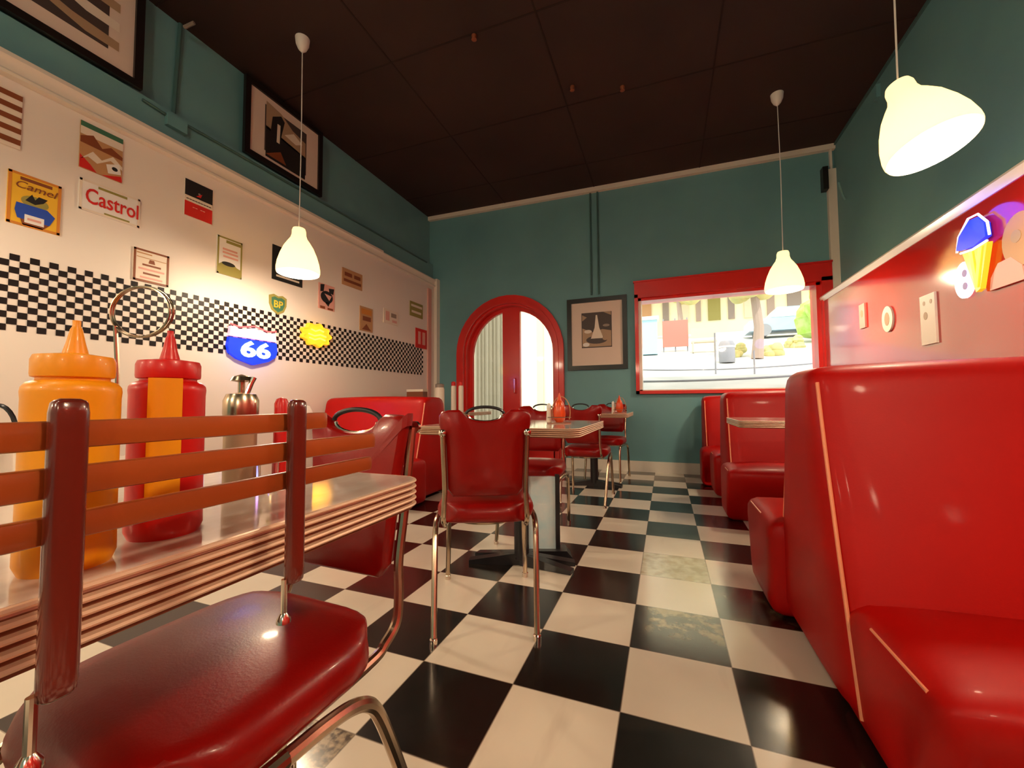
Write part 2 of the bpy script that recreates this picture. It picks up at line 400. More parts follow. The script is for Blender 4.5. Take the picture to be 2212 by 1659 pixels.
b = MB(); ring(b, DX, DZ, .02, .64, .585, YB+.11, YB+.16, REDP)
b.box(DX-.125, DX+.125, YB+.105, YB+.165, .02, DZ+.62, REDP)
b.box(DX-.60, DX+.60, YB+.11, YB+.16, .02, .55, REDP)
b.build('door_leaf', door)
for sgn, nm in ((-1, 'glass_pane'), (1, 'glass_pane')):
    b = MB(); a0 = arc(DX, DZ, .59, PI, PI/2+.2, 10) if sgn < 0 else arc(DX, DZ, .59, 0, PI/2-.2, 10)
    xi = DX+sgn*.12
    pts = [(xi, .54), (DX+sgn*.59, .54)] + a0 + [(xi, a0[-1][1])]
    b.prism([(x, YB+.132, z) for x, z in pts], (0, .005, 0), THIN); b.build(nm, door)
CUR = bpy.data.materials.new('translucent_curtain'); CUR.use_nodes = True; nt = CUR.node_tree; nt.nodes.remove(nt.nodes['Principled BSDF'])
t1 = nt.nodes.new('ShaderNodeBsdfTranslucent'); t1.inputs[0].default_value = (.36, .33, .26, 1); nt.links.new(t1.outputs[0], nt.nodes['Material Output'].inputs[0])
b = MB(); N_ = 60
pts = [(DX-.62+.52*i/N_, YB+.24+.018*math.sin(i*.9)+.01*math.sin(i*.31)) for i in range(N_+1)]
b.add([(x, y, .05) for x, y in pts]+[(x, y, 2.2) for x, y in pts], [(i, i+1, N_+2+i, N_+1+i) for i in range(N_)], CUR)
tag(b.build('door_curtain'), 'pale folded curtain behind the left pane of the arched door', 'curtain')
b = MB(); b.tube([(DX+.06, YB+.105, .95), (DX+.06, YB+.06, .96), (DX+.06, YB+.06, 1.14), (DX+.06, YB+.105, 1.15)], .009, CHROME); b.build('door_handle', door)

# painted conduits
b = MB()
for x in (-.40, -.31): b.tube([(x, YB-.012, 2.16), (x, YB-.012, 3.46)], .011, TEALD, 8)
tag(b.build('wall_conduit'), 'pair of thin teal painted pipes rising above the framed photo on back wall', 'pipe')
r = empty('conduit_run', 'teal painted conduit with junction box between the two framed pictures high on left wall', 'pipe', (-2.68, .56, 2.77))
b = MB(); b.tube([(-2.745, .575, 2.85), (-2.745, .60, 3.54)], .014, TEALD, 8); wpart(b, 'vertical_pipe', r)
b = MB(); b.box(-2.70, -2.665, .50, .62, 2.72, 2.80, TEAL); wpart(b, 'junction_box', r)
b = MB(); b.tube([(-2.69, .62, 2.80), (-2.69, 2.3, 2.815), (-2.69, 3.7, 2.82)], .010, TEALD, 8); b.tube([(-2.69, .37, 2.80), (-2.69, .50, 2.79)], .010, TEALD, 8); wpart(b, 'horizontal_pipe', r)
b = MB(); b.tube([(-2.70, .60, 3.50), (-2.62, .615, 3.52)], .012, P_GREY, 8); wpart(b, 'pipe_clip', r)
b = MB(); b.box(2.005, 2.052, YB-.08, YB-.001, 3.0, 3.24, BLACKF); tag(b.build('wall_speaker'), 'slim dark speaker up in the right back corner beside cream strip', 'speaker')
b = MB(); b.tube([(2.13, 3.65, 2.80), (2.09, 3.60, 2.83), (2.03, 3.50, 2.92)], .011, TEAL, 8); tag(b.build('wall_bracket'), 'small teal hook bracket on right wall by the corner', 'bracket')
b = MB(); b.box(2.10, 2.13, 2.90, 2.96, 3.30, 3.41, TEAL); tag(b.build('motion_sensor'), 'small sensor box high on right wall under the ceiling edge', 'sensor')
for n_, (x, y) in enumerate([(-.82, 1.42), (.15, 2.3), (-.25, 2.15)]):
    b = MB(); z = CZ(x); b.lathe([(.02, z), (.02, z-.01), (.012, z-.03), (.02, z-.034), (.006, z-.04)], (x, y, 0), P_BRN, 12)
    tag(b.build('ceiling_sprinkler', loc=(x, y, z)), ['small ceiling sprinkler nearest the camera on the brown ceiling', 'small ceiling sprinkler right of the middle of the brown ceiling', 'small ceiling sprinkler in the middle of the brown ceiling'][n_], 'sprinkler', 'ceiling sprinklers')

# ------------------------------------------------------------------ pendants
def pendant(x, y, label, zb=1.765, tilt=None):
    zc = CZ(x); r = empty('pendant_lamp', label, 'lamp', (x, y, zc), 0, 'white bell pendant lamps')
    b = MB(); b.lathe([(.0, -.105), (.012, -.10), (.03, -.08), (.045, -.045), (.05, 0)], (0, 0, 0), WHITE, 24); b.build('ceiling_rose', r)
    b = MB(); b.tube([(0, 0, -.09), (.006, 0, (zb-zc)*.4), (0, 0, zb-zc+.33)], .0035, WHITE, 8); b.build('cord', r)
    h0 = zb-zc+.33; h = -.33
    pr = [(.139, h), (.143, h+.012), (.143, h+.035), (.136, h+.08), (.120, h+.135), (.098, h+.19), (.074, h+.23), (.055, h+.258), (.047, h+.285), (.046, h+.315), (.040, h+.332), (.008, h+.336)]
    inn = [(max(.004, a-.004), z-.002) for a, z in reversed(pr)]
    b = MB(); b.lathe(pr+inn, (0, 0, 0), OPAL, 40, cap=(False, False)); sh = b.build('lamp_shade', r); sh.location = (0, 0, h0)
    b = MB(); b.lathe([(.001, h+.045), (.02, h+.05), (.03, h+.075), (.026, h+.105), (.015, h+.13), (.014, h+.16)], (0, 0, 0), BULB, 16); b.build('bulb', sh)
    ld = bpy.data.lights.new('pendant_light', 'POINT'); ld.energy = LAMP_W; ld.color = LAMP_COL; ld.shadow_soft_size = .06
    lo = bpy.data.objects.new('pendant_light', ld); COL.objects.link(lo); lo.location = (0, 0, h+.0); lo.parent = sh
    if tilt: sh.rotation_mode = 'QUATERNION'; sh.rotation_quaternion = Matrix.Rotation(tilt[0], 3, fw).to_quaternion() @ Matrix.Rotation(tilt[1], 3, rt0).to_quaternion()
    return r
LB = ['white bell pendant lamp hanging in front of the sign-covered left wall', 'white bell pendant lamp hanging before the red-framed street window', 'large near white bell pendant lamp at the right beside the teal wall']
for i, (x, y) in enumerate(PEND):
    pendant(x, y, LB[i] if i < 3 else 'added white bell fill pendant behind the camera, %s' % ['over the near right booth', 'near the left wall', 'mid room', 'far right', 'far left'][i-3], 1.79 if i == 2 else 1.765, (-.12, -.26) if i == 2 else None)

def fill_globe(x, y, label):  # fill light added behind the camera, no such lamp known in the room
    zc = CZ(x); r = empty('added_fill_globe', label, 'lamp', (x, y, zc), 0, 'added fill globes behind the camera')
    b = MB(); b.lathe([(.02, -.13), (.06, -.10), (.07, 0)], (0, 0, 0), WHITE, 24); b.build('ceiling_rose', r)
    b = MB(); b.lathe([(.2*math.sin(PI*k/14)+.001, -.30-.2*math.cos(PI*k/14)) for k in range(15)], (0, 0, 0), GLOBE, 32); b.build('lamp_shade', r)
GLOBE = glow('fill_globe_glow', (1.0, .84, .62), GLOBE_S)
fill_globe(-.55, -2.0, 'added opal fill globe behind the camera, nearer one')
fill_globe(-.55, -3.4, 'added opal fill globe behind the camera, farther one')

# ------------------------------------------------------------------ framed pictures
def framed(fr, w_, h_, fw_, pw, ph, label, draw, dz=0):
    """fr: wall frame matrix at the centre; w_,h_ outer size; fw_ frame width; pw,ph print size"""
    r = empty('framed_picture', label, 'picture', fr.translation, 0)
    R3 = fr.to_3x3().to_4x4()
    b = MB()
    a, c = w_/2, h_/2
    for x0, x1, y0, y1 in ((-a, a, c-fw_, c), (-a, a, -c, -c+fw_), (-a, -a+fw_, -c+fw_, c-fw_), (a-fw_, a, -c+fw_, c-fw_)): b.box(x0, x1, y0, y1, 0, .03, BLACKF, R3)
    b.build('frame', r)
    b = MB(); b.box(-a+fw_, a-fw_, -c+fw_, c-fw_, .004, .012, MATB, R3); b.build('mat_board', r)
    b = MB(); b.box(-pw/2, pw/2, -ph/2+dz, ph/2+dz, .0122, .014, P_DGRY, R3); draw(b, R3 @ Matrix.Diagonal((1.18, 1.12, 1, 1)), dz); b.build('photo_print', r)
    return r
def poly(b, pts, d, m, xf, z0=0): b.add([(x, y+z0, d) for x, y in pts], [tuple(range(len(pts)))], m, xf)
def ell(cx, cy, rx, ry, n=20, a0=0, a1=2*PI): return [(cx+rx*math.cos(a0+(a1-a0)*i/n), cy+ry*math.sin(a0+(a1-a0)*i/n)) for i in range(n)]
def fountain(b, X, z0):
    poly(b, [(-.15, -.19), (.15, -.19), (.15, -.02), (.06, .0), (-.04, -.03), (-.15, .02)], .0144, P_SEP, X, z0)
    poly(b, ell(.0, -.115, .11, .045), .0148, P_DGRY, X, z0)
    poly(b, [(-.06, -.10), (.07, -.10), (.028, .02), (.008, .16), (-.006, .16), (-.02, .02)], .0152, P_CRM, X, z0)
    poly(b, ell(-.09, -.02, .04, .02), .015, P_CRM, X, z0); poly(b, ell(.10, .04, .035, .015), .015, P_GREY, X, z0)
    poly(b, [(-.15, .10), (-.10, .14), (-.15, .17)], .015, P_SEP, X, z0); poly(b, [(.07, .19), (.15, .15), (.15, .19)], .015, P_SEP, X, z0)
    poly(b, ell(-.11, -.165, .035, .022), .0154, P_WHT, X, z0); poly(b, ell(.09, -.10, .03, .025), .0156, P_SEP, X, z0)
framed(frameB(-.345, 1.672, .0), .735, .90, .055, .37, .44, 'black framed black-and-white fountain photo between arched door and window', lambda b, X, z: fountain(b, X, z), .045)
def road(b, X, z0):
    poly(b, [(-.17, -.22), (.17, -.22), (.17, -.03), (-.17, .02)], .0144, P_BLACK, X, z0)
    poly(b, [(-.17, .0), (.17, -.04), (.17, .09), (.05, .12), (-.05, .19), (-.17, .21)], .0144, P_SEP, X, z0)
    poly(b, [(-.14, -.06), (-.06, -.06), (-.02, .14), (-.05, .17), (-.12, .12)], .015, P_BLACK, X, z0)
    poly(b, [(-.085, -.06), (-.06, -.06), (-.055, .09), (-.08, .09)], .0154, P_CRM, X, z0)
    poly(b, [(-.02, .04), (.08, .02), (.14, .06), (.06, .10)], .015, P_CRM, X, z0)
    poly(b, [(-.17, -.20), (-.05, -.12), (.0, -.20)], .015, P_BRN, X, z0)
framed(frameU(1.423, 3.172, .0), .78, .645, .045, .42, .40, 'black framed picture of an old car on teal band, behind left pendant cord', lambda b, X, z: road(b, X, z))
def waves(b, X, z0):
    for k in range(4):
        zc = -.16+k*.11
        poly(b, [(-.30, zc+.10), (-.05, zc+.06), (.15, zc+.0), (.28, zc+.0), (.28, zc+.05), (.1, zc+.06), (-.1, zc+.11), (-.30, zc+.14)], .015, (P_SEP, P_CRM, P_SEP, P_TAN)[k], X, z0)
framed(frameU(-.09, 3.19, .0), .90, .68, .045, .56, .40, 'large black framed sepia picture cut off at the upper left corner', lambda b, X, z: waves(b, X, z))

# ------------------------------------------------------------------ tin signs on the left wall
def sign(name, y0, y1, z0, z1, base, label, draw, cat='sign', frame=None):
    yc, zc = (y0+y1)/2, (z0+z1)/2; F = frameL(yc, zc, 0); R3 = F.to_3x3().to_4x4(); a, c = (y1-y0)/2, (z1-z0)/2
    r = empty(name, label, cat, F.translation)
    b = MB(); b.box(-a, a, -c, c, 0, .008, base, R3)
    if frame:
        for x0, x1, q0, q1 in ((-a, a, c-.012, c), (-a, a, -c, -c+.012), (-a, -a+.012, -c, c), (a-.012, a, -c, c)): b.box(x0, x1, q0, q1, .008, .0095, frame, R3)
    b.build('plate', r)
    def T(body, x, y, size, m, shear=0, bold=0, width=None, d=.0105, nm='lettering'):
        vs, fs = text_mesh(body, size, .002, m, None, shear, bold, width)
        q = MB(); q.add([v+Vector((x, y, d)) for v in vs], fs, m, R3); q.build(nm, r, smooth=0)
    def P(pts, m, d=.0092): g.add([(x, y, d) for x, y in pts], [tuple(range(len(pts)))], m, R3)
    g = MB(); draw(P, T, a, c)
    if g.v: g.build('printed_picture', r, smooth=0)
    return r
def rect(x0, x1, y0, y1): return [(x0, y0), (x1, y0), (x1, y1), (x0, y1)]
def d_flag(P, T, a, c):
    for k in range(5): P(rect(-a, a, -c+.02+k*.058, -c+.048+k*.058), P_BRN)
sign('tin_sign', -.42, -.16, 2.13, 2.42, P_CRM, 'tin sign with dark red and cream stripes at the left picture edge', d_flag)
def d_town(P, T, a, c):
    P(rect(-a, a, c-.03, c), P_GRN); P(rect(-a, a, c-.075, c-.03), P_CRM)
    P([(-a, .03), (-.02, .06), (a, .0), (a, -c), (-a, -c)], P_TAN, .0094)
    P([(-a, .045), (-.04, .075), (.0, .02), (.04, .05), (a, .02), (a, .0), (-a, .01)], P_BRN, .0096)
    P([(-a, -.09), (-.04, -.02), (.0, -.05), (.05, .0), (a, -.04), (a, -.06), (.04, -.03), (-.02, -.08), (-.06, -.06)], P_CRM, .0097)
    P([(.02, -.06), (.08, -.03), (.09, -.09), (.03, -.11)], P_WHT, .0098); P(ell(.06, -.07, .014, .012), P_BLACK, .0099)
    P([(-a, -.06), (-.05, -.10), (-.02, -c), (-a, -c)], P_RED, .0097); P([(.0, -c), (.09, -.10), (a, -.12), (a, -c)], P_RED, .0097)
sign('tin_sign', .06, .25, 2.17, 2.44, P_TAN, 'tin sign with red rooftops and green top edge, just above the Castrol sign', d_town)
def d_camel(P, T, a, c):
    P(rect(-.055, .06, c-.035, c-.018), P_BRN)
    T('Camel', 0, c-.062, .052, P_BRN, shear=.25, width=.15)
    P(ell(0, .0, .05, .032), P_OLV, .0094); P([(-.035, .0), (-.012, .04), (.0, .015), (.012, .038), (.045, .035), (.03, .01), (.0, -.01)], P_BLACK, .0096)
    P([(-.065, -.02), (.045, -.02), (.075, -.05), (.055, -.10), (-.06, -.10), (-.07, -.06)], P_BLUE, .0098)
    P(rect(-.035, .035, -.115, -.072), P_WHT, .010); P(rect(-.025, .025, -.10, -.088), P_PINK, .0102)
    P([(.03, -c+.005), (.055, -.10), (-.05, -.10), (-.04, -c+.005)], P_BRN, .0095)
sign('tin_sign', -.195, -.005, 1.745, 2.015, P_YEL, 'yellow tin sign with dark arched lettering and a blue shape', d_camel, frame=P_ORG)
def d_cast(P, T, a, c):
    P(rect(-.06, .075, c-.030, c-.016), P_OLV); P(rect(-.03, .09, -c+.012, -c+.022), P_OLV)
    T('Castrol', .010, -.002, .125, P_RED, bold=.0012, width=.245)
sign('tin_sign', .065, .345, 1.93, 2.11, P_WHT, 'white tin sign reading Castrol in red letters', d_cast, frame=P_CRM)
def d_pep(P, T, a, c):
    P(rect(-a, a, .015, c), P_BLACK); P(rect(-a, a, -c, -.025), P_RED); T('-'*9, 0, -.004, .05, P_BLACK, width=.16); T('\u2022', 0, .05, .06, P_GREY)
    P([(-.02, .03), (.02, .06), (.01, .03)], P_RED, .0096)
    T('-- --', 0, -.055, .03, P_CRM, width=.08)
sign('tin_sign', .592, .772, 2.13, 2.385, P_CRM, 'tin sign black over white over red bands', d_pep)
def d_lines(P, T, a, c):
    P(rect(-a+.015, .0, c-.03, c-.022), P_TAN); P(rect(-a+.015, a-.015, c-.055, c-.05), P_TAN)
    P([(-.012, .045), (.012, .045), (.018, .02), (-.018, .02)], P_BRN)
    for k, w_ in enumerate((.05, .07, .045, .06)): P(rect(-w_, w_, -.0-k*.027, .012-k*.027), P_PINK if k % 2 else P_BRN)
sign('tin_sign', .322, .512, 1.60, 1.805, P_CRM, 'cream tin sign with small dark lines of writing above the wire ring', d_lines, frame=P_BRN)
def d_dent(P, T, a, c):
    P(rect(-.03, a-.012, c-.04, c-.018), P_OLV); P(rect(-.055, .06, .02, .035), P_PINK); P(rect(-.05, .062, -.01, .005), P_PINK); P(rect(-.055, .055, .045, .06), P_PINK)
    P([(-a+.012, -.07), (-.05, -.045), (.03, -.045), (.05, -.065), (a-.012, -.075), (a-.012, -c+.01), (-a+.012, -c+.01)], P_OLV); P(ell(-.01, -.055, .05, .016), P_BLACK, .0096)
sign('tin_sign', .815, 1.0, 1.79, 2.075, P_WHT, 'upright white tin sign with olive car and dark frame, left of the pendant', d_dent, frame=P_OLV)
def d_black(P, T, a, c):
    for k in range(3): P(rect(-a+.035, a-.035, -c+.03+k*.033, -c+.046+k*.033), P_CRM)
sign('tin_sign', 1.26, 1.56, 1.875, 2.17, P_BLACK, 'black tin sign with cream text lines behind the left pendant shade', d_black)
def shield(w_, h_, n=10):
    a, c = w_/2, h_/2
    return [(-a, c*.8), (-a*.5, c), (0, c*.86), (a*.5, c), (a, c*.8), (a*.98, 0), (a*.7, -c*.6), (0, -c), (-a*.7, -c*.6), (-a*.98, 0)]
F = frameL(1.32, 1.665, 0); R3 = F.to_3x3().to_4x4()
r = empty('shield_sign', 'green and yellow BP shield sign above the chequered strip', 'sign', F.translation)
b = MB(); b.prism([R3 @ Vector((x, y, 0)) for x, y in shield(.165, .17)], R3 @ Vector((0, 0, .008)), P_OLV); b.build('plate', r)
b = MB(); b.add([R3 @ Vector((x, y, .0086)) for x, y in shield(.125, .13)], [tuple(range(10))], P_GRN); b.build('printed_picture', r, smooth=0)
vs, fs = text_mesh('BP', .085, .002, P_YEL, None, 0, .001, .085); b = MB(); b.add([v+Vector((0, 0, .0095)) for v in vs], fs, P_YEL, R3); b.build('lettering', r, smooth=0)
def d_mus(P, T, a, c):
    P([(-.08, .11), (-.03, .12), (-.04, .05), (-.08, .04)], P_BLACK); P([(.02, .09), (.09, .10), (.08, .04), (.03, .05)], P_BLACK)
    P(ell(.0, .0, .075, .06), P_BLACK); P([(-.03, .03), (.06, .02), (.03, -.03)], P_PINK, .0096)
    P([(-.03, -.05), (.04, -.05), (.02, -.09)], P_BLACK); P(rect(-.08, -.02, -.12, -.095), P_BRN); P(rect(.01, .08, -.12, -.10), P_BRN)
sign('tin_sign', 1.745, 1.94, 1.735, 1.98, P_PINK, 'pale sign with a black figure shape, right of the pendant shade', d_mus)
def d_tan(P, T, a, c):
    P(rect(-a+.03, -.01, .01, .05), P_BRN); P(rect(.02, a-.03, .01, .05), P_BRN); P(rect(-a+.02, a-.02, -.05, -.02), P_BRN)
sign('tin_sign', 2.04, 2.33, 2.045, 2.22, P_TAN, 'tan tin sign highest on the far part of the white wall', d_tan)
def d_or(P, T, a, c):
    P(rect(-a+.02, a-.02, .05, .11), P_ORG); P(rect(-a+.04, a-.03, -.02, .03), P_BRN); P([(-.07, -.12), (0, -.05), (.05, -.10), (.08, -.12)], P_BRN)
sign('tin_sign', 2.30, 2.50, 1.615, 1.88, P_TAN, 'brown and orange upright tin sign at the strip beyond the yellow neon', d_or)
def d_pale(P, T, a, c):
    P(rect(-.10, -.03, -.05, .06), P_PINK); P(rect(.0, .10, .0, .05), P_GREY); P(rect(.02, .11, -.06, -.03), P_PINK)
sign('tin_sign', 2.69, 2.96, 1.77, 1.94, P_CRM, 'faded pale sign between the brown one and the green one', d_pale)
def d_grn(P, T, a, c):
    P(rect(-a+.02, a-.02, .03, .06), P_CRM); P(rect(-a+.03, a-.04, -.05, -.02), P_CRM)
sign('tin_sign', 3.21, 3.50, 1.96, 2.15, P_OLV, 'small green tin sign near the end of the left wall', d_grn)
def d_reds(P, T, a, c):
    P(rect(-.08, -.02, -.08, .09), P_PINK); P(rect(.02, .09, -.08, .09), P_PINK)
sign('tin_sign', 3.34, 3.60, 1.56, 1.82, P_RED, 'small red sign with pale marks below the green one', d_reds)

# neon signs, left wall
F = frameL(1.10, 1.30, 0); R3 = F.to_3x3().to_4x4()
r = empty('neon_sign', 'lit blue 66 road shield neon sign with pink top band', 'neon sign', F.translation)
def outl(pts, d, m, rr_, nm, closed=True):
    q = MB(); q.tube([R3 @ Vector((x, y, d)) for x, y in pts], rr_, m, 8, closed); q.build(nm, r)
body = [(-.195, .03), (-.205, -.04), (-.19, -.09), (-.13, -.13), (0, -.168), (.13, -.13), (.19, -.09), (.205, -.04), (.195, .03)]
b = MB(); b.prism([R3 @ Vector((x, y, 0)) for x, y in body], R3 @ Vector((0, 0, .03)), G_BLUE); b.build('blue_panel', r)
b = MB(); b.prism([R3 @ Vector((x, y, 0)) for x, y in [(-.195, .04), (.195, .04), (.185, .115), (.12, .10), (0, .125), (-.12, .10), (-.185, .115)]], R3 @ Vector((0, 0, .03)), G_PINK); b.build('pink_band', r)
vs, fs = text_mesh('66', .165, .006, G_ICE, None, 0, .006, .25); b = MB(); b.add([v+Vector((.01, -.055, .038)) for v in vs], fs, G_ICE, R3); b.build('lettering', r, smooth=0)
outl([(-.19, .13), (-.12, .115), (0, .14), (.12, .115), (.19, .13)], .03, G_RED, .006, 'red_tube', False)
ld = bpy.data.lights.new('neon_light', 'POINT'); ld.energy = 1.6; ld.color = (.06, .12, 1.0); ld.shadow_soft_size = .14
lo = bpy.data.objects.new('neon_light', ld); COL.objects.link(lo); lo.location = (.10, 0, -.04); lo.parent = r
F = frameL(1.715, 1.465, 0); R3 = F.to_3x3().to_4x4()
r = empty('neon_sign', 'lit yellow scalloped neon sign over the chequered strip', 'neon sign', F.translation)
sc_pts = [((.165+.018*math.cos(9*t))*math.cos(t), (.105+.012*math.cos(9*t))*math.sin(t)) for t in [2*PI*i/54 for i in range(54)]]
b = MB(); b.prism([R3 @ Vector((x, y, 0)) for x, y in sc_pts], R3 @ Vector((0, 0, .028)), G_YEL); b.build('yellow_panel', r)
outl([(x*.93, y*.93) for x, y in sc_pts], .034, G_YEL, .006, 'edge_tube')
for zz, w_ in ((.045, .07), (.0, .10), (-.035, .09)):
    q = MB(); q.tube([R3 @ Vector((-w_, zz, .034)), R3 @ Vector((-w_/3, zz-.012, .034)), R3 @ Vector((w_/3, zz+.008, .034)), R3 @ Vector((w_, zz-.004, .034))], .007, G_YELB, 8); q.build('lettering_tube', r)
ld = bpy.data.lights.new('neon_light', 'POINT'); ld.energy = .8; ld.color = (1, .45, .05); ld.shadow_soft_size = .1
lo = bpy.data.objects.new('neon_light', ld); COL.objects.link(lo); lo.location = (.10, 0, 0); lo.parent = r

# right wall neon ice cream and plaques
F = frameR(1.64, 1.58, 0); R3 = F.to_3x3().to_4x4()
r = empty('neon_sign', 'lit ice cream cone neon sign with blue scoop on red wall', 'neon sign', F.translation)
b = MB(); b.prism([R3 @ Vector((x, y, .01)) for x, y in [(-.13, .06), (-.10, .13), (-.02, .185), (.04, .18), (.085, .13), (.09, .06), (.0, .04), (-.07, .05)]], R3 @ Vector((0, 0, .025)), G_BLUE); b.build('blue_scoop', r)
b = MB(); b.prism([R3 @ Vector((x, y, .01)) for x, y in [(-.085, .03), (.095, .03), (.03, -.19), (.0, -.20)]], R3 @ Vector((0, 0, .022)), G_YEL); b.build('yellow_cone', r)
outl([(-.13, .05), (-.11, .13), (-.03, .20), (.04, .195), (.10, .13), (.11, .06)], .03, G_WHT, .0055, 'white_tube', False)
outl([(-.09, .035), (.0, .025), (.10, .035)], .035, G_ICE, .006, 'ice_tube', False)
outl([(-.02, .02), (.01, -.17), (.05, .02)], .034, G_YELB, .008, 'bright_tube', False)
ld = bpy.data.lights.new('neon_light', 'POINT'); ld.energy = 1.3; ld.color = (.10, .10, 1.0); ld.shadow_soft_size = .08
lo = bpy.data.objects.new('neon_light', ld); COL.objects.link(lo); lo.location = (-.09, 0, .17); lo.parent = r
F = frameR(1.72, 1.475, 0); R3 = F.to_3x3().to_4x4()
r = empty('neon_sign', 'small glowing white oval sign with two purple marks left of ice cream cone', 'neon sign', F.translation)
b = MB(); b.prism([R3 @ Vector((x, y, .002)) for x, y in ell(-.04, 0, .075, .10, 24)], R3 @ Vector((0, 0, .012)), G_WHT); b.build('white_panel', r)
PUR = flatc('purple', (.25, .16, .55))
for zz in (.035, -.035):
    b = MB(); b.prism([R3 @ Vector((x, y, .0142)) for x, y in ell(-.03, zz, .018, .02, 12)], R3 @ Vector((0, 0, .002)), PUR); b.build('purple_mark', r)
F = frameR(1.47, 1.41, 0); R3 = F.to_3x3().to_4x4()
b = MB(); b.prism([Vector(F.translation)+R3 @ Vector((x, y, .001)) for x, y in [(-.11, -.04), (.10, -.04), (.09, .03), (.03, .085), (-.05, .08), (-.10, .02)]], R3 @ Vector((0, 0, .012)), P_PINK); tag(b.build('wall_plaque'), 'peach dome shaped plaque just right of the neon cone tip', 'plaque')
def plaque(y, z, pts, m, label, marks=()):
    F = frameR(y, z, 0); R3 = F.to_3x3().to_4x4(); r = empty('wall_plaque', label, 'plaque', F.translation, 0)
    q = MB(); q.prism([R3 @ Vector((x, y_, 0)) for x, y_ in pts], R3 @ Vector((0, 0, .012)), m); q.build('plate', r)
    q = MB()
    for cx, cy, rx, ry in marks: q.prism([R3 @ Vector((x, y_, .0122)) for x, y_ in ell(cx, cy, rx, ry, 12)], R3 @ Vector((0, 0, .001)), P_SEP)
    if q.v: q.build('printed_picture', r)
plaque(2.10, 1.33, rect(-.075, .075, -.16, .15), P_CRM, 'upright cream rectangular plaque on the red wall', [(-.03, .10, .012, .014), (.04, .10, .012, .014), (-.02, .02, .02, .025)])
plaque(2.585, 1.42, ell(0, 0, .075, .095, 24), P_CRM, 'small oval cream plaque left of the rectangular one', [(0, 0, .035, .05)])
plaque(1.385, 1.56, ell(0, 0, .105, .125, 28), P_TAN, 'round tan plaque at the right edge beside the neon cone', [(-.02, .02, .03, .03)])
plaque(2.98, 1.52, rect(-.05, .05, -.10, .10), P_PINK, 'narrow pinkish plaque farthest along the red wall', [(0, .02, .02, .03)])

# ------------------------------------------------------------------ booths
def booth(name, x0, x1, yc, label, group, open_side, near=True, far=True, half_top=.155, top=.93, seatlen=.63, single=0, ex=0.05, exn=None):
    """double-sided bench across x0..x1; open_side: -1 when the free end is at x0, +1 when at x1"""
    r = empty(name, label, 'booth', ((x0+x1)/2, yc, 0), 0, group)
    cx = (x0+x1)/2; hx = (x1-x0)/2
    hb = .395
    def bend(q, n):
        # widen towards the floor, crown the faces
        t = 1-max(0, min(1, q.z/top)); wdt = half_top + (hb-half_top)*t**1.15
        yy = q.y/half_top*wdt if True else q.y
        bul = 1+.10*(1-n.x**4)*max(0, (1-n.z**2))
        if single: 
            if yy*single < 0: yy = max(min(yy, .12), -.12); bul = 1
        return (q.x, yy*bul, q.z + .012*(1-n.x**2)*(n.z > .8))
    b = MB(); b.rbox(-hx, hx, -half_top, half_top, .02, top, .055, RED, (18, 8, 18), bend); b.build('backrest', r)
    e = -hx if open_side < 0 else hx; s_ = -1 if open_side < 0 else 1
    def piping(sg):
        pts = []
        for i in range(17):
            z = .05+(top-.10)*i/16; t = 1-z/top; wdt = half_top+(hb-half_top)*t**1.15
            pts.append((e-s_*.02, sg*(wdt-.012), z))
        q = MB(); q.tube(pts, .0052, PIPING, 8); q.build('piping', r)
    sides = ([-1] if near else []) + ([1] if far else [])
    for sg in sides: piping(sg)
    for sg in sides:
        y0, y1 = sorted((sg*.20, sg*seatlen))
        def crown(q, n, sg=sg):
            z = q.z + (.035*(1-n.x**4)*(1-n.y**2) if q.z > .25 else 0)
            # front face tucks in at the floor
            f = max(0, (q.y*sg-.45)/(seatlen-.45)) if seatlen > .45 else 0
            return (q.x, q.y - sg*f*.10*max(0, 1-q.z/.30), z)
        ex_ = exn if (exn is not None and sg < 0) else ex
        b = MB(); xs0 = -hx-(ex_ if open_side < 0 else -.02); xs1 = hx+(ex_ if open_side > 0 else -.02)
        zs_ = .30 if exn is not None and sg < 0 else .36; b.rbox(xs0, xs1, y0, y1, .0, zs_, .05, RED, (16, 12, 10), crown); st = b.build('seat', r)
        ee = xs0 if open_side < 0 else xs1
        q = MB(); q.tube([(ee-s_*.014, sg*.40, zs_-.016), (ee-s_*.014, sg*(seatlen-.07), zs_-.016)], .0042, PIPING, 8); q.build('piping', st)
    return r
booth('booth_bench', .845, 1.972, .475, 'big red vinyl booth bench filling the right foreground', 'right booth benches', -1, seatlen=.69, exn=-.02)
booth('booth_bench', .865, 1.972, 2.56, 'red vinyl booth bench with seat facing us, second on the right', 'right booth benches', -1, top=.895, seatlen=.62)
booth('booth_bench', .80, 1.972, 3.68, 'narrow red booth bench against the back wall under the window', 'right booth benches', -1, far=False, top=.88, seatlen=.47, single=-1, half_top=.12)
booth('booth_bench', -2.618, -1.48, 1.985, 'red vinyl booth bench against the left wall under the yellow neon', 'left booth benches', 1, top=.875, seatlen=.62)

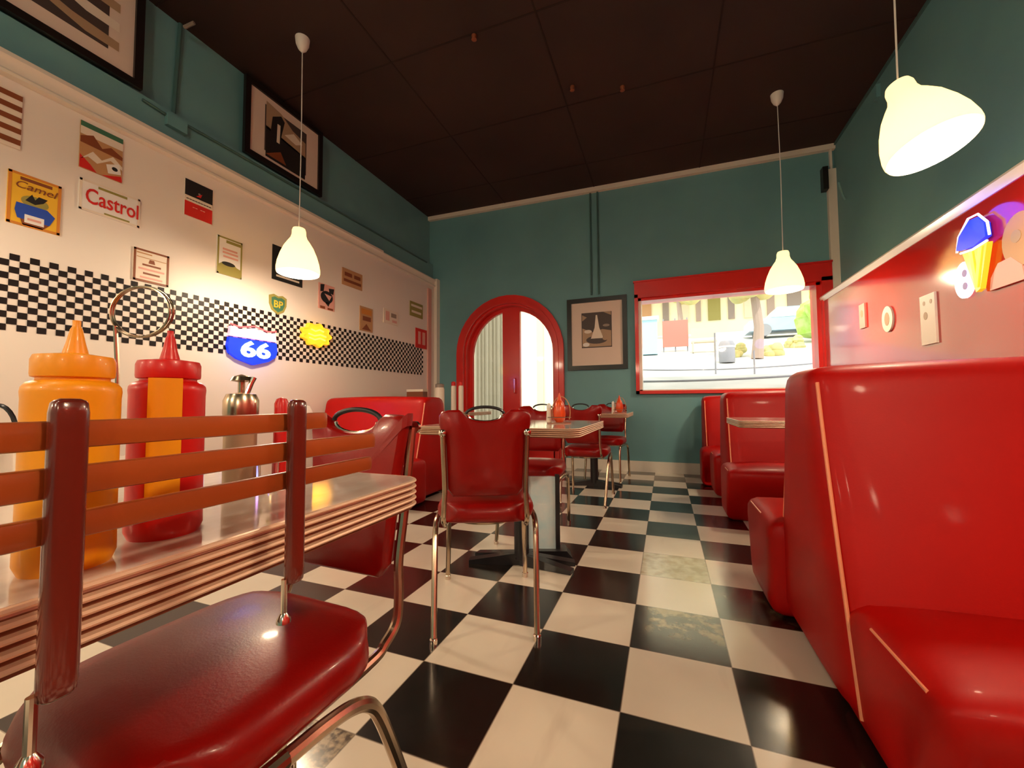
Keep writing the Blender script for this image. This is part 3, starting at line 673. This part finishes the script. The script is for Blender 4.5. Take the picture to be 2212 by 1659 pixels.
# ------------------------------------------------------------------ tables
def table_top(x0, x1, y0, y1, zt, th, rad, parent):
    """rounded slab: laminate top plus ribbed metal edge; local to parent at origin 0"""
    def outline(off, n=6):
        P = []
        for cx, cy, a in ((x1-rad, y1-rad, 0), (x0+rad, y1-rad, PI/2), (x0+rad, y0+rad, PI), (x1-rad, y0+rad, 3*PI/2)):
            P += [(cx+(rad+off)*math.cos(a+PI/2*i/n), cy+(rad+off)*math.sin(a+PI/2*i/n)) for i in range(n+1)]
        return P
    b = MB(); b.prism([(x, y, zt-.006) for x, y in outline(-.003)], (0, 0, .006), LAM); b.prism([(x, y, zt-th+.004) for x, y in outline(-.012)], (0, 0, th-.010), ALUD)
    b.build('tabletop', parent)
    b = MB(); prof = []; ribs = 5; zz = zt; st = th/ribs
    O = outline(0); N = len(O)
    dirs = outline(1); 
    vs = []; prof = [(-.004, zt), (0, zt-.0005)]
    for k in range(ribs):
        a = zt-k*st; prof += [(.0, a-st*.05), (.0012, a-st*.25), (.0, a-st*.46), (-.004, a-st*.52), (-.004, a-st*.97)]
    mats_ = []
    for (o_, z) in prof:
        vs += [(x, y, z) for x, y in outline(o_)]
    M_ = len(prof)
    for i in range(M_-1):
        groove = abs(prof[i][0]+.004) < 1e-6 and abs(prof[i+1][0]+.004) < 1e-6 and i > 0
        b.add([vs[i*N+k] for k in range(N)]+[vs[(i+1)*N+k] for k in range(N)], [(k, N+k, N+(k+1) % N, (k+1) % N) for k in range(N)], ALUD if groove else ALU)
    b.build('ribbed_edge', parent)
TH = .038
r = empty('diner_table', 'near diner table with pale speckled top and ribbed metal edge, left foreground', 'table', (-.26, -1.15, 0))
table_top(-.38, .38, -.50, .50, .722, TH, .035, r)
b = MB(); b.lathe([(.05, .03), (.05, .68)], (0, 0, 0), BLACKM, 20); b.build('pedestal', r)
b = MB()
for a in range(4):
    X = Matrix.Rotation(PI/4+a*PI/2, 4, 'Z'); b.prism([X @ Vector(p) for p in [(0, -.025, 0), (.30, -.02, 0), (.30, -.02, .02), (0, -.025, .05)]], X.to_3x3() @ Vector((0, .05, 0)), BLACKM)
b.build('base', r)
b = MB(); b.box(-.3, .3, -.03, .03, .665, .684, BLACKM); b.build('support_bar', r)

def centre_table(x, y, label, hx, hy, panel=False):
    r = empty('diner_table', label, 'table', (x, y, 0))
    table_top(-hx, hx, -hy, hy, .722, TH, .05, r)
    b = MB(); b.lathe([(.038, .03), (.038, .70)], (-.02, .08, 0), BLACKM, 20); b.lathe([(.13, .684), (.13, .676), (.05, .66)], (-.02, .08, 0), BLACKM, 20); b.build('pedestal', r)
    b = MB()
    for a in (.30, PI-.15, PI+.25, -.12):
        X = Matrix.Translation((-.02, .08, 0)) @ Matrix.Rotation(a, 4, 'Z')
        b.prism([X @ Vector(p) for p in [(0, -.028, 0), (.27, -.022, 0), (.27, -.022, .018), (.05, -.028, .055), (0, -.028, .06)]], X.to_3x3() @ Vector((0, .05, 0)), BLACKM)
    b.build('base', r)
    return r
t2 = centre_table(-.25, .76, 'middle diner table with speckled top beyond the central chair', .37, .36)
t3 = centre_table(-.22, 2.83, 'far centre diner table before the back wall', .345, .37)
# panel under the middle table, window reflection painted in as pale blue
r = empty('floor_stand', 'panel with window reflection painted pale blue, in black frame under the middle table', 'stand', (-.20, 1.0, 0), .34)
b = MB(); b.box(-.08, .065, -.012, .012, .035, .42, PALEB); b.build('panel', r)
b = MB(); b.box(.065, .088, -.02, .02, .02, .43, BLACKM); b.box(-.09, -.08, -.02, .02, .02, .43, BLACKM); b.build('frame', r)
b = MB(); b.prism([(-.13, -.05, 0), (.15, -.05, 0), (.12, -.05, .035), (-.11, -.05, .035)], (0, .10, 0), BLACKM); b.build('foot', r)

def booth_table(x, y, label, hx, hy):
    r = empty('booth_table', label, 'table', (x, y, 0)); table_top(-hx, hx, -hy, hy, .722, TH, .04, r)
    b = MB(); b.lathe([(.05, .02), (.04, .06), (.04, .685)], (0, 0, 0), BLACKM, 20); b.lathe([(.24, 0), (.24, .015), (.06, .04)], (0, 0, 0), BLACKM, 24); b.build('pedestal', r)
    return r
booth_table(1.37, 1.52, 'booth table between the two right-hand booth benches', .575, .26)
tl = booth_table(-2.05, 3.02, 'booth table behind the left booth bench carrying condiments', .55, .26)

# ------------------------------------------------------------------ diner chairs
def make_chair(label, group='red vinyl diner chairs', ear=.72, topz=.80):
    """faces +y in its own space"""
    r = empty('diner_chair', label, 'chair', (0, 0, 0), 0, group)
    def seatfn(q, n):
        # round the corners in plan and crown the top
        ax, ay = abs(n.x), abs(n.y); k = max(0, ax-.35)**2*max(0, ay-.35)**2*3.2
        return (q.x*(1-k*.5), q.y*(1-k*.5), q.z + (.016*(1-n.x**2)*(1-n.y**2) if n.z > 0 else 0))
    b = MB(); b.rbox(-.19, .19, -.19, .20, .375, .447, .036, REDCH, (16, 16, 8), seatfn); b.build('seat', r)
    b = MB(); b.tube([(.15*math.cos(t)*1.0, .155*math.sin(t)+.005, .374) for t in [2*PI*i/28 for i in range(28)]], .009, CHROMED, 8, True); b.build('seat_rail', r)
    # back panel: outline in x-z, leaning
    W0, W1 = .136, .160
    out = [(-W0+.02, .49), (W0-.02, .49), (W0, .515), (W0+.003, .60), (W0+.006, .68), (W1-.006, ear-.005), (W1+.004, ear+.03), (W1+.004, topz-.022), (W1-.008, topz-.006), (W1-.03, topz-.001), (.092, topz)]
    n = 10
    sx = [.080-.16*i/n for i in range(n+1)]
    out += [(x, topz-.004-.036*math.sqrt(max(0, 1-(x/.0805)**2))) for x in sx]
    out += [(-.092, topz), (-W1+.03, topz-.001), (-W1+.008, topz-.006), (-W1-.004, topz-.022), (-W1-.004, ear+.03), (-W1+.006, ear-.005), (-W0-.006, .68), (-W0-.003, .60), (-W0, .515)]
    lean = lambda z: -.215-(z-.49)*.13
    def cv(x): return -.030*(1-(x/.16)**2)+.012
    N = len(out); xs = [p[0] for p in out]
    cz_ = .64
    bm_v = []; fs = []
    shells = [(-1, 1.0), (-1, .93), (-1, .5), (-1, .0)]
    vs = []
    for side in (1, -1):
        for sc2, dd in ((1.0, .008), (.955, .017), (.6, .021), (.2, .022)):
            for x, z in out:
                xx = x*sc2; zz = cz_+(z-cz_)*sc2; vs.append((xx, lean(zz)+cv(xx)+side*dd, zz))
        vs.append((0, lean(cz_)+cv(0)+side*.022, cz_))
    S_ = 4*N+1
    for sd in (0, 1):
        o_ = sd*S_
        for l in range(3):
            for k in range(N):
                q = (o_+l*N+k, o_+l*N+(k+1) % N, o_+(l+1)*N+(k+1) % N, o_+(l+1)*N+k); fs.append(q if sd else q[::-1])
        for k in range(N):
            q = (o_+3*N+k, o_+3*N+(k+1) % N, o_+4*N); fs.append(q if sd else q[::-1])
    for k in range(N): fs.append((k, (k+1) % N, S_+(k+1) % N, S_+k))
    b = MB(); b.add(vs, fs, REDCH); bk = b.build('backrest', r, smooth=50)
    # arched handle in the scoop
    b = MB(); zc = topz-.022; yy = lean(zc)+cv(0)
    b.tube([(.066*math.cos(t), yy, zc+.008+.024*math.sin(t)) for t in [PI*i/14 for i in range(15)]], .0055, BLACKM, 10)
    b.build('handle', r)
    b = MB(); pts = [(.060*math.cos(t), yy+.002, zc+.004+.024*math.sin(t)) for t in [PI+PI*i/10 for i in range(11)]]
    b.tube(pts, .0045, CHROME, 8); b.build('handle_plate', r)
    for s_ in (-1, 1):
        b = MB()
        path = [(s_*.149, lean(ear)+.002-.018, ear), (s_*.146, lean(.62)-.018, .62), (s_*.144, lean(.52)-.016, .52), (s_*.147, -.232, .46), (s_*.15, -.222, .41), (s_*.15, -.19, .385), (s_*.15, -.14, .372), (s_*.15, .12, .370)]
        b.tube(smooth_path(path), .0095, CHROMED, 10); b.build('back_tube', r)
        b = MB(); b.lathe([(.013, -.004), (.013, .003), (.007, .008), (.001, .009)], (0, 0, 0), CHROME, 14, axis=Matrix.Translation((s_*.149, lean(ear)-.026, ear)) @ Matrix.Rotation(PI/2, 4, 'X')); b.build('rivet', r)
        # side frame: inverted U leg
        b = MB()
        b.tube(smooth_path([(s_*.178, -.262, .012), (s_*.187, -.175, .21), (s_*.192, -.125, .315), (s_*.193, -.098, .350), (s_*.193, -.062, .368), (s_*.190, -.015, .374), (s_*.186, .04, .374)]), .011, CHROMED, 10); b.build('leg', r)
        b = MB()
        b.tube(smooth_path([(s_*.186, .04, .374), (s_*.180, .13, .374), (s_*.176, .175, .366), (s_*.173, .200, .335), (s_*.176, .225, .20), (s_*.182, .25, .012)]), .011, CHROMED, 10); b.build('leg', r)
        for yy_, xx_ in ((-.263, .178), (.251, .182)):
            b = MB(); b.lathe([(.014, 0), (.014, .018), (.011, .022)], (s_*xx_, yy_, 0), CHROME, 12); b.build('foot_cap', r)
    return r
chair = make_chair('red diner chair seen from behind in the middle of the aisle')
chair.location = (-.268, .40, 0); chair.rotation_euler = (0, 0, .42)
for (x, y, a, lb) in ((-.35, 1.33, PI+.10, 'red diner chair facing us at the far side of the middle table'),
                      (-.20, 2.33, .0, 'red diner chair turned away at the near side of the far table'),
                      (-.16, 3.30, PI-.1, 'red diner chair beyond the far table by the back wall')):
    c = copy_tree(chair); c.location = (x, y, 0); c.rotation_euler = (0, 0, a); c['label'] = lb
fg = make_chair('near red vinyl diner chair with a wide seat tucked under the near table', ear=.775, topz=.802)
fg.location = (-.210, -.698, 0); fg.rotation_euler = (0, 0, PI-.03)

# ------------------------------------------------------------------ small slatted wooden rail against the near table edge, sized from its outline
r = empty('slatted_rail', 'brown wooden slatted rail with two upright posts at near table edge', 'chair back', (.15, -.97, .66))
for y, hw in ((-1.0315, .0072), (-.9005, .0072)):
    b = MB(); b.rbox(.1575, .168, y-hw, y+hw, .686, .829, .0048, WOODP, (6, 6, 14)); q = wpart(b, 'post', r)
    b = MB(); b.lathe([(.0022, .664), (.0022, .692)], (.162, y-.008, 0), CHROME, 10); b.lathe([(.0052, .660), (.0048, .663), (.0022, .667)], (.162, y-.008, 0), CHROME, 12); wpart(b, 'chrome_pin', q)
for k, (za, zb, ye) in enumerate(((.8036, .8178, -.862), (.7800, .7950, -.798), (.7580, .7716, -.803))):
    b = MB()
    def curve(q, n, k=k):
        t = (q.y+1.19)/.39
        return (q.x-.002*t*t, q.y, q.z)
    b.rbox(.151, .1578, -1.19, ye, za, zb, .0025, WOODS, (3, 24, 3), curve); q = wpart(b, 'slat', r)

# ------------------------------------------------------------------ condiments on the near table
ZT = .722
def squeeze(name, x, y, R_, zlid, ztip, m, label, stripe=False, zsh=None):
    r = empty(name, label, 'bottle', (x, y, ZT), 0)
    zl = zlid-ZT; zt = ztip-ZT
    b = MB(); b.lathe([(R_*.9, 0), (R_, .006), (R_*.985, .03), (R_*.985, zl-.024), (R_, zl-.0195), (R_*.985, zl-.0165), (R_*.90, zl-.0135), (R_*.74, zl-.0120), (R_*.74, zl-.009)], (0, 0, 0), m, 40); b.build('body', r)
    b = MB(); b.lathe([(R_*.74, zl-.0105), (R_*.83, zl-.0098), (R_*.845, zl-.008), (R_*.845, zl+.001), (R_*.80, zl+.004), (R_*.27, zl+.006), (R_*.20, zl+.013), (R_*.13, zt-.006), (R_*.09, zt-.004), (R_*.09, zt)], (0, 0, 0), m, 40); b.build('nozzle_lid', r)
    return r
squeeze('mustard_bottle', .072, -.994, .0232, .8535, .8815, YEL, 'yellow squeeze bottle with pointed nozzle on the near table')
k_ = squeeze('ketchup_bottle', .056, -.931, .0247, .8565, .886, KRED, 'red squeeze bottle with a yellow stripe on the near table')
# yellow stripe facing the aisle
b = MB(); aa = math.atan2(CAM.y+.931, CAM.x-.056); n = 8
zs = [.02, .124]
vs = []; 
for z in zs: vs += [(.0251*math.cos(aa-.08+.85*(i/n-.5)), .0251*math.sin(aa-.08+.85*(i/n-.5)), z) for i in range(n+1)]
b.add(vs, [(i, i+1, n+2+i, n+1+i) for i in range(n)], YEL); b.build('yellow_stripe', k_)
# wire number stand
r = empty('wire_ring_stand', 'wire ring on a thin upright stem between the two squeeze bottles', 'table stand', (-.020, -.929, ZT))
b = MB(); b.lathe([(.016, 0), (.016, .003), (.004, .006)], (0, 0, 0), CHROMED, 20); b.build('base', r)
b = MB(); b.tube([(0, 0, .004), (0, 0, .08), (-.001, 0, .130), (-.004, -.0015, .174)], .0017, CHROMED, 8); b.build('stem', r)
b = MB(); ux, uy = rt0.x, rt0.y; R_ = .0265
for sh in (0, .003):
    b.tube([(.0175*ux+(R_+sh*.3)*math.cos(t)*ux-uy*sh, .0175*uy+(R_+sh*.3)*math.cos(t)*uy+ux*sh, .187+sh*.2+(R_*.86)*math.sin(t)) for t in [2*PI*i/36 for i in range(36)]], .0011, CHROMED, 6, True)
b.build('ring', r)
# shaker, jar, sugar dispenser, small bottles
def shaker(name, x, y, R_, h, cap_m, label, cat='shaker', fill=SALT, capm2=None, glass=GLASS, frac=.6):
    r = empty(name, label, cat, (x, y, ZT))
    b = MB(); b.lathe([(R_*.92, 0), (R_, .004), (R_*.92, h*.5), (R_*.80, h*.78), (R_*.78, h*.80)], (0, 0, 0), glass, 28); b.build('jar', r)
    b = MB(); b.lathe([(R_*.80, .004), (R_*.82, h*frac)], (0, 0, 0), fill, 20); b.build('contents', r)
    b = MB(); b.lathe([(R_*.84, h*.79), (R_*.86, h*.80), (R_*.84, h*.93), (R_*.55, h), (.0005, h*1.01)], (0, 0, 0), cap_m, 24); b.build('lid', r)
    return r
shaker('glass_shaker', .078, -1.062, .0135, .05, CHROME, 'small ribbed glass shaker at the left picture edge', frac=.35, fill=P_TAN)
r = empty('sugar_dispenser', 'squat metal-lidded sugar dispenser with a knob behind the red bottle', 'dispenser', (-.065, -.785, ZT))
b = MB(); b.lathe([(.017, 0), (.018, .003), (.018, .085), (.017, .09)], (0, 0, 0), P_SEP, 28); b.build('body', r)
b = MB(); b.lathe([(.019, .088), (.0195, .092), (.0195, .108), (.016, .116), (.004, .118), (.004, .131), (.013, .133), (.010, .138), (.001, .141)], (0, 0, 0), CHROMED, 28); b.build('knob_lid', r)
b = MB(); b.tube([(.010, .0, .116), (.012, .004, .130), (.013, .007, .137)], .003, CHROME, 8); b.build('spout', r)
b = MB(); b.lathe([(.0205, .078), (.0205, .086)], (0, 0, 0), P_CRM, 28); b.build('band', r)
r = empty('sauce_caddy', 'dark red sauce jar with wire rim between red bottle and dispenser', 'jar', (-.055, -.852, ZT))
b = MB(); b.lathe([(.014, 0), (.016, .004), (.016, .095), (.012, .102), (.012, .108)], (0, 0, 0), BROWN, 24); b.build('jar', r)
b = MB(); b.lathe([(.0125, .107), (.0135, .108), (.0135, .116), (.002, .118)], (0, 0, 0), CHROMED, 24); b.build('lid', r)
b = MB(); b.tube([(.0165*math.cos(t), .0165*math.sin(t), .088) for t in [2*PI*i/24 for i in range(24)]], .001, CHROME, 6, True); b.build('wire_rim', r)
r = empty('hot_sauce_bottle', 'tiny red capped bottle right of the sugar dispenser', 'bottle', (-.035, -.752, ZT))
b = MB(); b.lathe([(.009, 0), (.009, .07), (.0075, .078)], (0, 0, 0), KRED, 20); b.build('body', r)
b = MB(); b.lathe([(.0085, .078), (.0085, .104), (.006, .110), (.001, .112)], (0, 0, 0), KRED, 20); b.build('cap', r)
shaker('salt_shaker', -.020, -.728, .0105, .10, WHITE, 'slim white salt shaker right of the tiny red bottle', frac=.75)
r = empty('water_glass', 'small clear drinking glass on the near table behind the slats', 'glass', (-.008, -.79, ZT))
b = MB(); b.lathe([(.009, 0), (.0095, .001), (.0115, .045), (.0107, .045), (.0088, .004), (.0005, .004)], (0, 0, 0), GLASS, 28, cap=(True, False)); b.build('tumbler', r)
r = empty('wire_handle_jar', 'small glass jar with black wire handle at the far left edge', 'jar', (-.062, -.985, ZT))
b = MB(); b.lathe([(.016, 0), (.017, .003), (.017, .07), (.013, .078), (.013, .084)], (0, 0, 0), GLASS, 24); b.build('jar', r)
b = MB(); b.tube([(.017*math.cos(t)*ux, .017*math.cos(t)*uy, .078+.026*math.sin(t)) for t in [PI*i/14 for i in range(15)]], .0016, BLACKM, 8); b.build('wire_handle', r)

# caddies on the centre tables
def caddy(x, y, s, label):
    r = empty('wire_caddy', label, 'caddy', (x, y, ZT), .36)
    b = MB(); b.box(-.055*s, .055*s, -.03*s, .03*s, 0, .006*s, CHROMED)
    for z in (.03*s,): b.tube([(-.055*s, -.03*s, z), (.055*s, -.03*s, z), (.055*s, .03*s, z), (-.055*s, .03*s, z)], .002*s, CHROME, 6, True)
    b.build('tray', r)
    b = MB(); b.tube([(.044*s*math.cos(t)+.012*s, .0, .055*s+.075*s*math.sin(t)) for t in [-.5+(PI+1.0)*i/18 for i in range(19)]], .0022*s, P_TAN, 8); b.build('wire_arch', r)
    return r
def pack(x, y, s, n):
    w_ = ['middle', 'far centre'][n]
    caddy(x, y, s, 'arched wire condiment caddy on the %s table' % w_)
    r = empty('tomato_bottle', 'orange-red rounded squeeze bottle in the caddy on the %s table' % w_, 'bottle', (x+.004*s, y-.001, ZT+.006*s), 0, 'caddy ketchup bottles')
    b = MB(); b.lathe([(.016*s, 0), (.026*s, .012*s), (.030*s, .04*s), (.027*s, .07*s), (.019*s, .095*s), (.012*s, .105*s)], (0, 0, 0), mat_tom, 24); b.build('body', r)
    b = MB(); b.lathe([(.012*s, .104*s), (.010*s, .11*s), (.004*s, .135*s), (.002*s, .142*s)], (0, 0, 0), mat_tom, 20); b.build('nozzle', r)
    r = empty('glass_shaker', 'slim pale glass shaker left of the caddy bottle on the %s table' % w_, 'shaker', (x-.045*s, y-.016*s, ZT+.006*s), 0, 'caddy shakers')
    b = MB(); b.lathe([(.012*s, 0), (.013*s, .004), (.010*s, .07*s)], (0, 0, 0), P_CRM, 20); b.build('jar', r)
    b = MB(); b.lathe([(.011*s, .07*s), (.011*s, .082*s), (.004*s, .092*s)], (0, 0, 0), WHITE, 20); b.build('lid', r)
mat_tom = mat('orange_red_plastic', (.72, .075, .012), .3, coat=.3)
pack(-.052, .78, 1.0, 0)
pack(.035, 2.66, 1.1, 1)

# items behind the left booth
r = empty('menu_box', 'dark red menu box with pale rim on top of left booth line', 'box', (-2.30, 2.90, ZT))
b = MB(); b.box(-.11, .11, -.05, .05, 0, .235, P_BRN); b.build('box', r); b = MB(); b.box(-.112, .112, -.052, .052, .235, .262, P_CRM); b.build('rim', r)
def jar_big(x, y, h, R_, lid, label, capm):
    r = empty('condiment_jar', label, 'jar', (x, y, ZT), 0)
    b = MB(); b.lathe([(R_, 0), (R_*1.02, .01), (R_, h*.8), (R_*.86, h*.86)], (0, 0, 0), P_CRM, 24); b.build('jar', r)
    b = MB(); b.lathe([(R_*.92, h*.86), (R_*.92, h*.97), (R_*.5, h)], (0, 0, 0), capm, 24); b.build('lid', r)
jar_big(-1.995, 2.90, .325, .055, 0, 'tall pale jar with grey lid standing left of the red-lidded shakers', P_GREY)
jar_big(-1.83, 2.93, .345, .028, 0, 'slim white shaker with dark red lid nearer the jar behind left booth', P_RED)
jar_big(-1.735, 2.93, .345, .028, 0, 'slim white shaker with dark red lid at the end of the row', P_RED)

# ------------------------------------------------------------------ street outside
GND = mat('pale_pavement', (.62, .61, .56), .8, var=(1.6, (.48, .49, .45), (1, 1, 1)))
F_TAN = mat('tan_facade', (.72, .60, .42), .8); F_YEL = mat('pale_yellow_facade', (.86, .80, .55), .8); F_BLU = mat('pale_blue_panel', (.42, .70, .82), .6)
F_RED = mat('faded_red_panel', (.66, .22, .17), .7); TRUNK = mat('grey_brown_bark', (.40, .30, .24), .9); LEAF = mat('bright_green_leaves', (.34, .58, .08), .8, var=(6, (.50, .66, .24), (1, 1, 1)))
LEAFY = mat('yellow_green_leaves', (.70, .56, .22), .8, var=(6, (.48, .48, .20), (1, 1, 1))); CARB = mat('light_blue_car_paint', (.40, .58, .74), .3, coat=.5); GREYP = mat('grey_street_metal', (.30, .30, .33), .5)
ZG = lambda y: .90+.22*(y-YW)
b = MB(); b.box(-14, 12, YW, 20, -.25, -.10, GND); tag(b.build('pavement'), kind='structure')
b = MB(); b.prism([(-.45, YW+.005, -.1), (-.45, YW+.005, ZG(YW)), (-.45, 18, ZG(18)), (-.45, 18, -.1)], (12, 0, 0), GND); tag(b.build('sloping_street'), kind='structure')
for i, (a0, a1, a2, lb) in enumerate(((5.0, .10, .6, 'long curved grey kerb line nearest the window outside'), (6.0, .16, 1.2, 'long curved grey kerb line further up the sloping street'))):
    b = MB(); b.tube([(x/4, a0+a1*(x/4-a2)**2, ZG(a0+a1*(x/4-a2)**2)+.012) for x in range(-1, 22)], .014, GREYP, 6); tag(b.build('kerb_line'), lb, 'kerb')
r = empty('shop_building', 'pale yellow shopfront row across the street outside the window', 'building', (1, 15, 3))
b = MB(); b.box(-12, 9, 0, 1, -3.1, 5.5, F_YEL); b.build('wall', r)
for i, (x, w_, m_) in enumerate(((-1.4, .4, P_TAN), (-.6, .22, P_GREY), (.0, .3, F_TAN), (.55, .16, TRUNK), (.95, .4, P_OLV), (1.6, .2, P_GREY), (2.1, .3, F_TAN), (2.8, .22, TRUNK), (3.4, .4, P_GREY), (4.2, .5, F_TAN))):
    b = MB(); b.box(x, x+w_, -.06, 0, .75, 1.55, m_); b.build('shutter', r)
b = MB(); b.box(-5, 6, -.8, 0, 1.7, 1.85, F_TAN); b.build('awning', r)
r = empty('door_porch_wall', 'cream rendered wall seen through the arched door', 'wall', (-4.2, 8.0, -.1))
b = MB(); b.box(-3.0, 3.0, 0, .2, 0, 3.4, F_YEL); b.build('wall', r)
for x in (-1.2, -.2, .9, 1.8):
    b = MB(); b.box(x, x+.16, -.03, 0, 0, 3.2, F_TAN); b.build('pilaster', r)
def at(x, y): return (x, y, ZG(y))
r = empty('street_kiosk', 'pale blue kiosk outside at the left of the window', 'kiosk', at(.13, 8.6))
b = MB(); b.box(-.16, .16, -.15, .15, 0, .78, F_BLU); b.build('body', r); b = MB(); b.box(-.20, .20, -.18, .18, .78, .86, WHITE); b.build('roof', r)
r = empty('notice_board', 'faded red board on posts across the pavement', 'board', at(.68, 9.0))
b = MB(); b.box(-.28, .28, -.02, .02, .12, .74, F_RED); b.build('board', r)
for x in (-.26, 0, .26):
    b = MB(); b.tube([(x, .035, 0), (x, .035, .80)], .014, GREYP, 8); b.build('post', r)
r = empty('picnic_bench', 'tan bench outside right of the red board', 'bench', at(1.25, 8.6))
b = MB(); b.box(-.25, .25, -.1, .1, .22, .26, F_TAN); b.build('seat', r); b = MB(); b.box(-.25, .25, .08, .1, .34, .56, F_TAN); b.build('backrest', r)
for x in (-.22, .22):
    b = MB(); b.box(x-.015, x+.015, -.1, .1, 0, .22, F_TAN); b.build('leg', r)
def blob(c, R_, m, n=9, seed=0):
    rnd = random.Random(seed); b = MB()
    for i in range(n):
        d = Vector((rnd.uniform(-1, 1), rnd.uniform(-.6, .6), rnd.uniform(-.8, .8)))*R_*.6; rr = R_*rnd.uniform(.28, .5)
        prof = [(max(.001, rr*math.sin(PI*k/8)*(1+.15*rnd.uniform(-1, 1))), -rr*math.cos(PI*k/8)) for k in range(9)]
        b.lathe(prof, Vector(c)+d, m, 12)
    return b
def tree(x, y, tr, h, R_, leaf, label, seed):
    r = empty('street_tree', label, 'tree', at(x, y), 0, 'trees outside the window')
    b = MB(); b.tube([(0, 0, 0), (.04, 0, h*.5), (-.03, 0, h+.2)], tr, TRUNK, 10, rr=[tr, tr*.8, tr*.65]); b.build('trunk', r)
    blob((0, 0, h+R_*.6), R_, leaf, 22, seed).build('foliage', r)
tree(2.0, 7.2, .10, 1.15, .55, LEAFY, 'tree with grey-brown trunk outside, right of the bench', 1)
tree(3.95, 9.6, .08, .35, .75, LEAF, 'bright green tree outside at the right of the window', 2)
tree(.9, 12.8, .10, 1.3, .7, LEAFY, 'small far tree outside before the yellow shopfronts', 3)
for i, (x, y, R_, lb) in enumerate(((1.72, 7.6, .20, 'round yellow-green shrub outside left of the trunk'), (2.32, 7.6, .20, 'round yellow-green shrub outside right of the trunk'), (2.95, 8.8, .20, 'yellow-green shrub outside below the green tree'))):
    tag(blob((x, y, ZG(y)+R_*.5), R_, LEAFY, 12, 20+i).build('street_shrub'), lb, 'shrub', 'shrubs outside the window')
r = empty('parked_car', 'light blue car parked across the street outside', 'car', at(3.6, 11.6))
b = MB(); b.prism([(x*.6, -.4, z*.55) for x, z in [(-1.7, .25), (-1.7, .75), (-1.0, .85), (-.6, 1.35), (.7, 1.35), (1.1, .88), (1.75, .75), (1.75, .25)]], (0, .8, 0), CARB); b.build('body', r)
b = MB(); b.prism([(x*.6, -.41, z*.55) for x, z in [(-.85, .88), (-.52, 1.28), (.62, 1.28), (.9, .88)]], (0, .82, 0), P_WHT); b.build('windows', r)
for x in (-.66, .69):
    b = MB(); b.lathe([(.16, -.42), (.16, .42)], (0, 0, 0), GREYP, 20, axis=Matrix.Translation((x, 0, .16)) @ Matrix.Rotation(PI/2, 4, 'X')); b.build('wheel', r)
r = empty('litter_bin', 'grey round bin on the pavement outside', 'bin', at(1.46, 6.8)); b = MB(); b.lathe([(.12, 0), (.13, .03), (.13, .32), (.10, .38)], (0, 0, 0), GREYP, 20); b.build('body', r); b = MB(); b.lathe([(.134, .26), (.134, .29)], (0, 0, 0), WHITE, 20); b.build('band', r)
for x, y, h_, lb in ((1.15, 5.6, .62, 'thin dark bollard outside, the taller one left of the other'), (1.64, 5.5, .34, 'short thin dark bollard outside, right of the taller one')):
    b = MB(); b.tube([(x, y, ZG(y)), (x, y, ZG(y)+h_)], .012, GREYP, 8); tag(b.build('street_bollard'), lb, 'bollard')
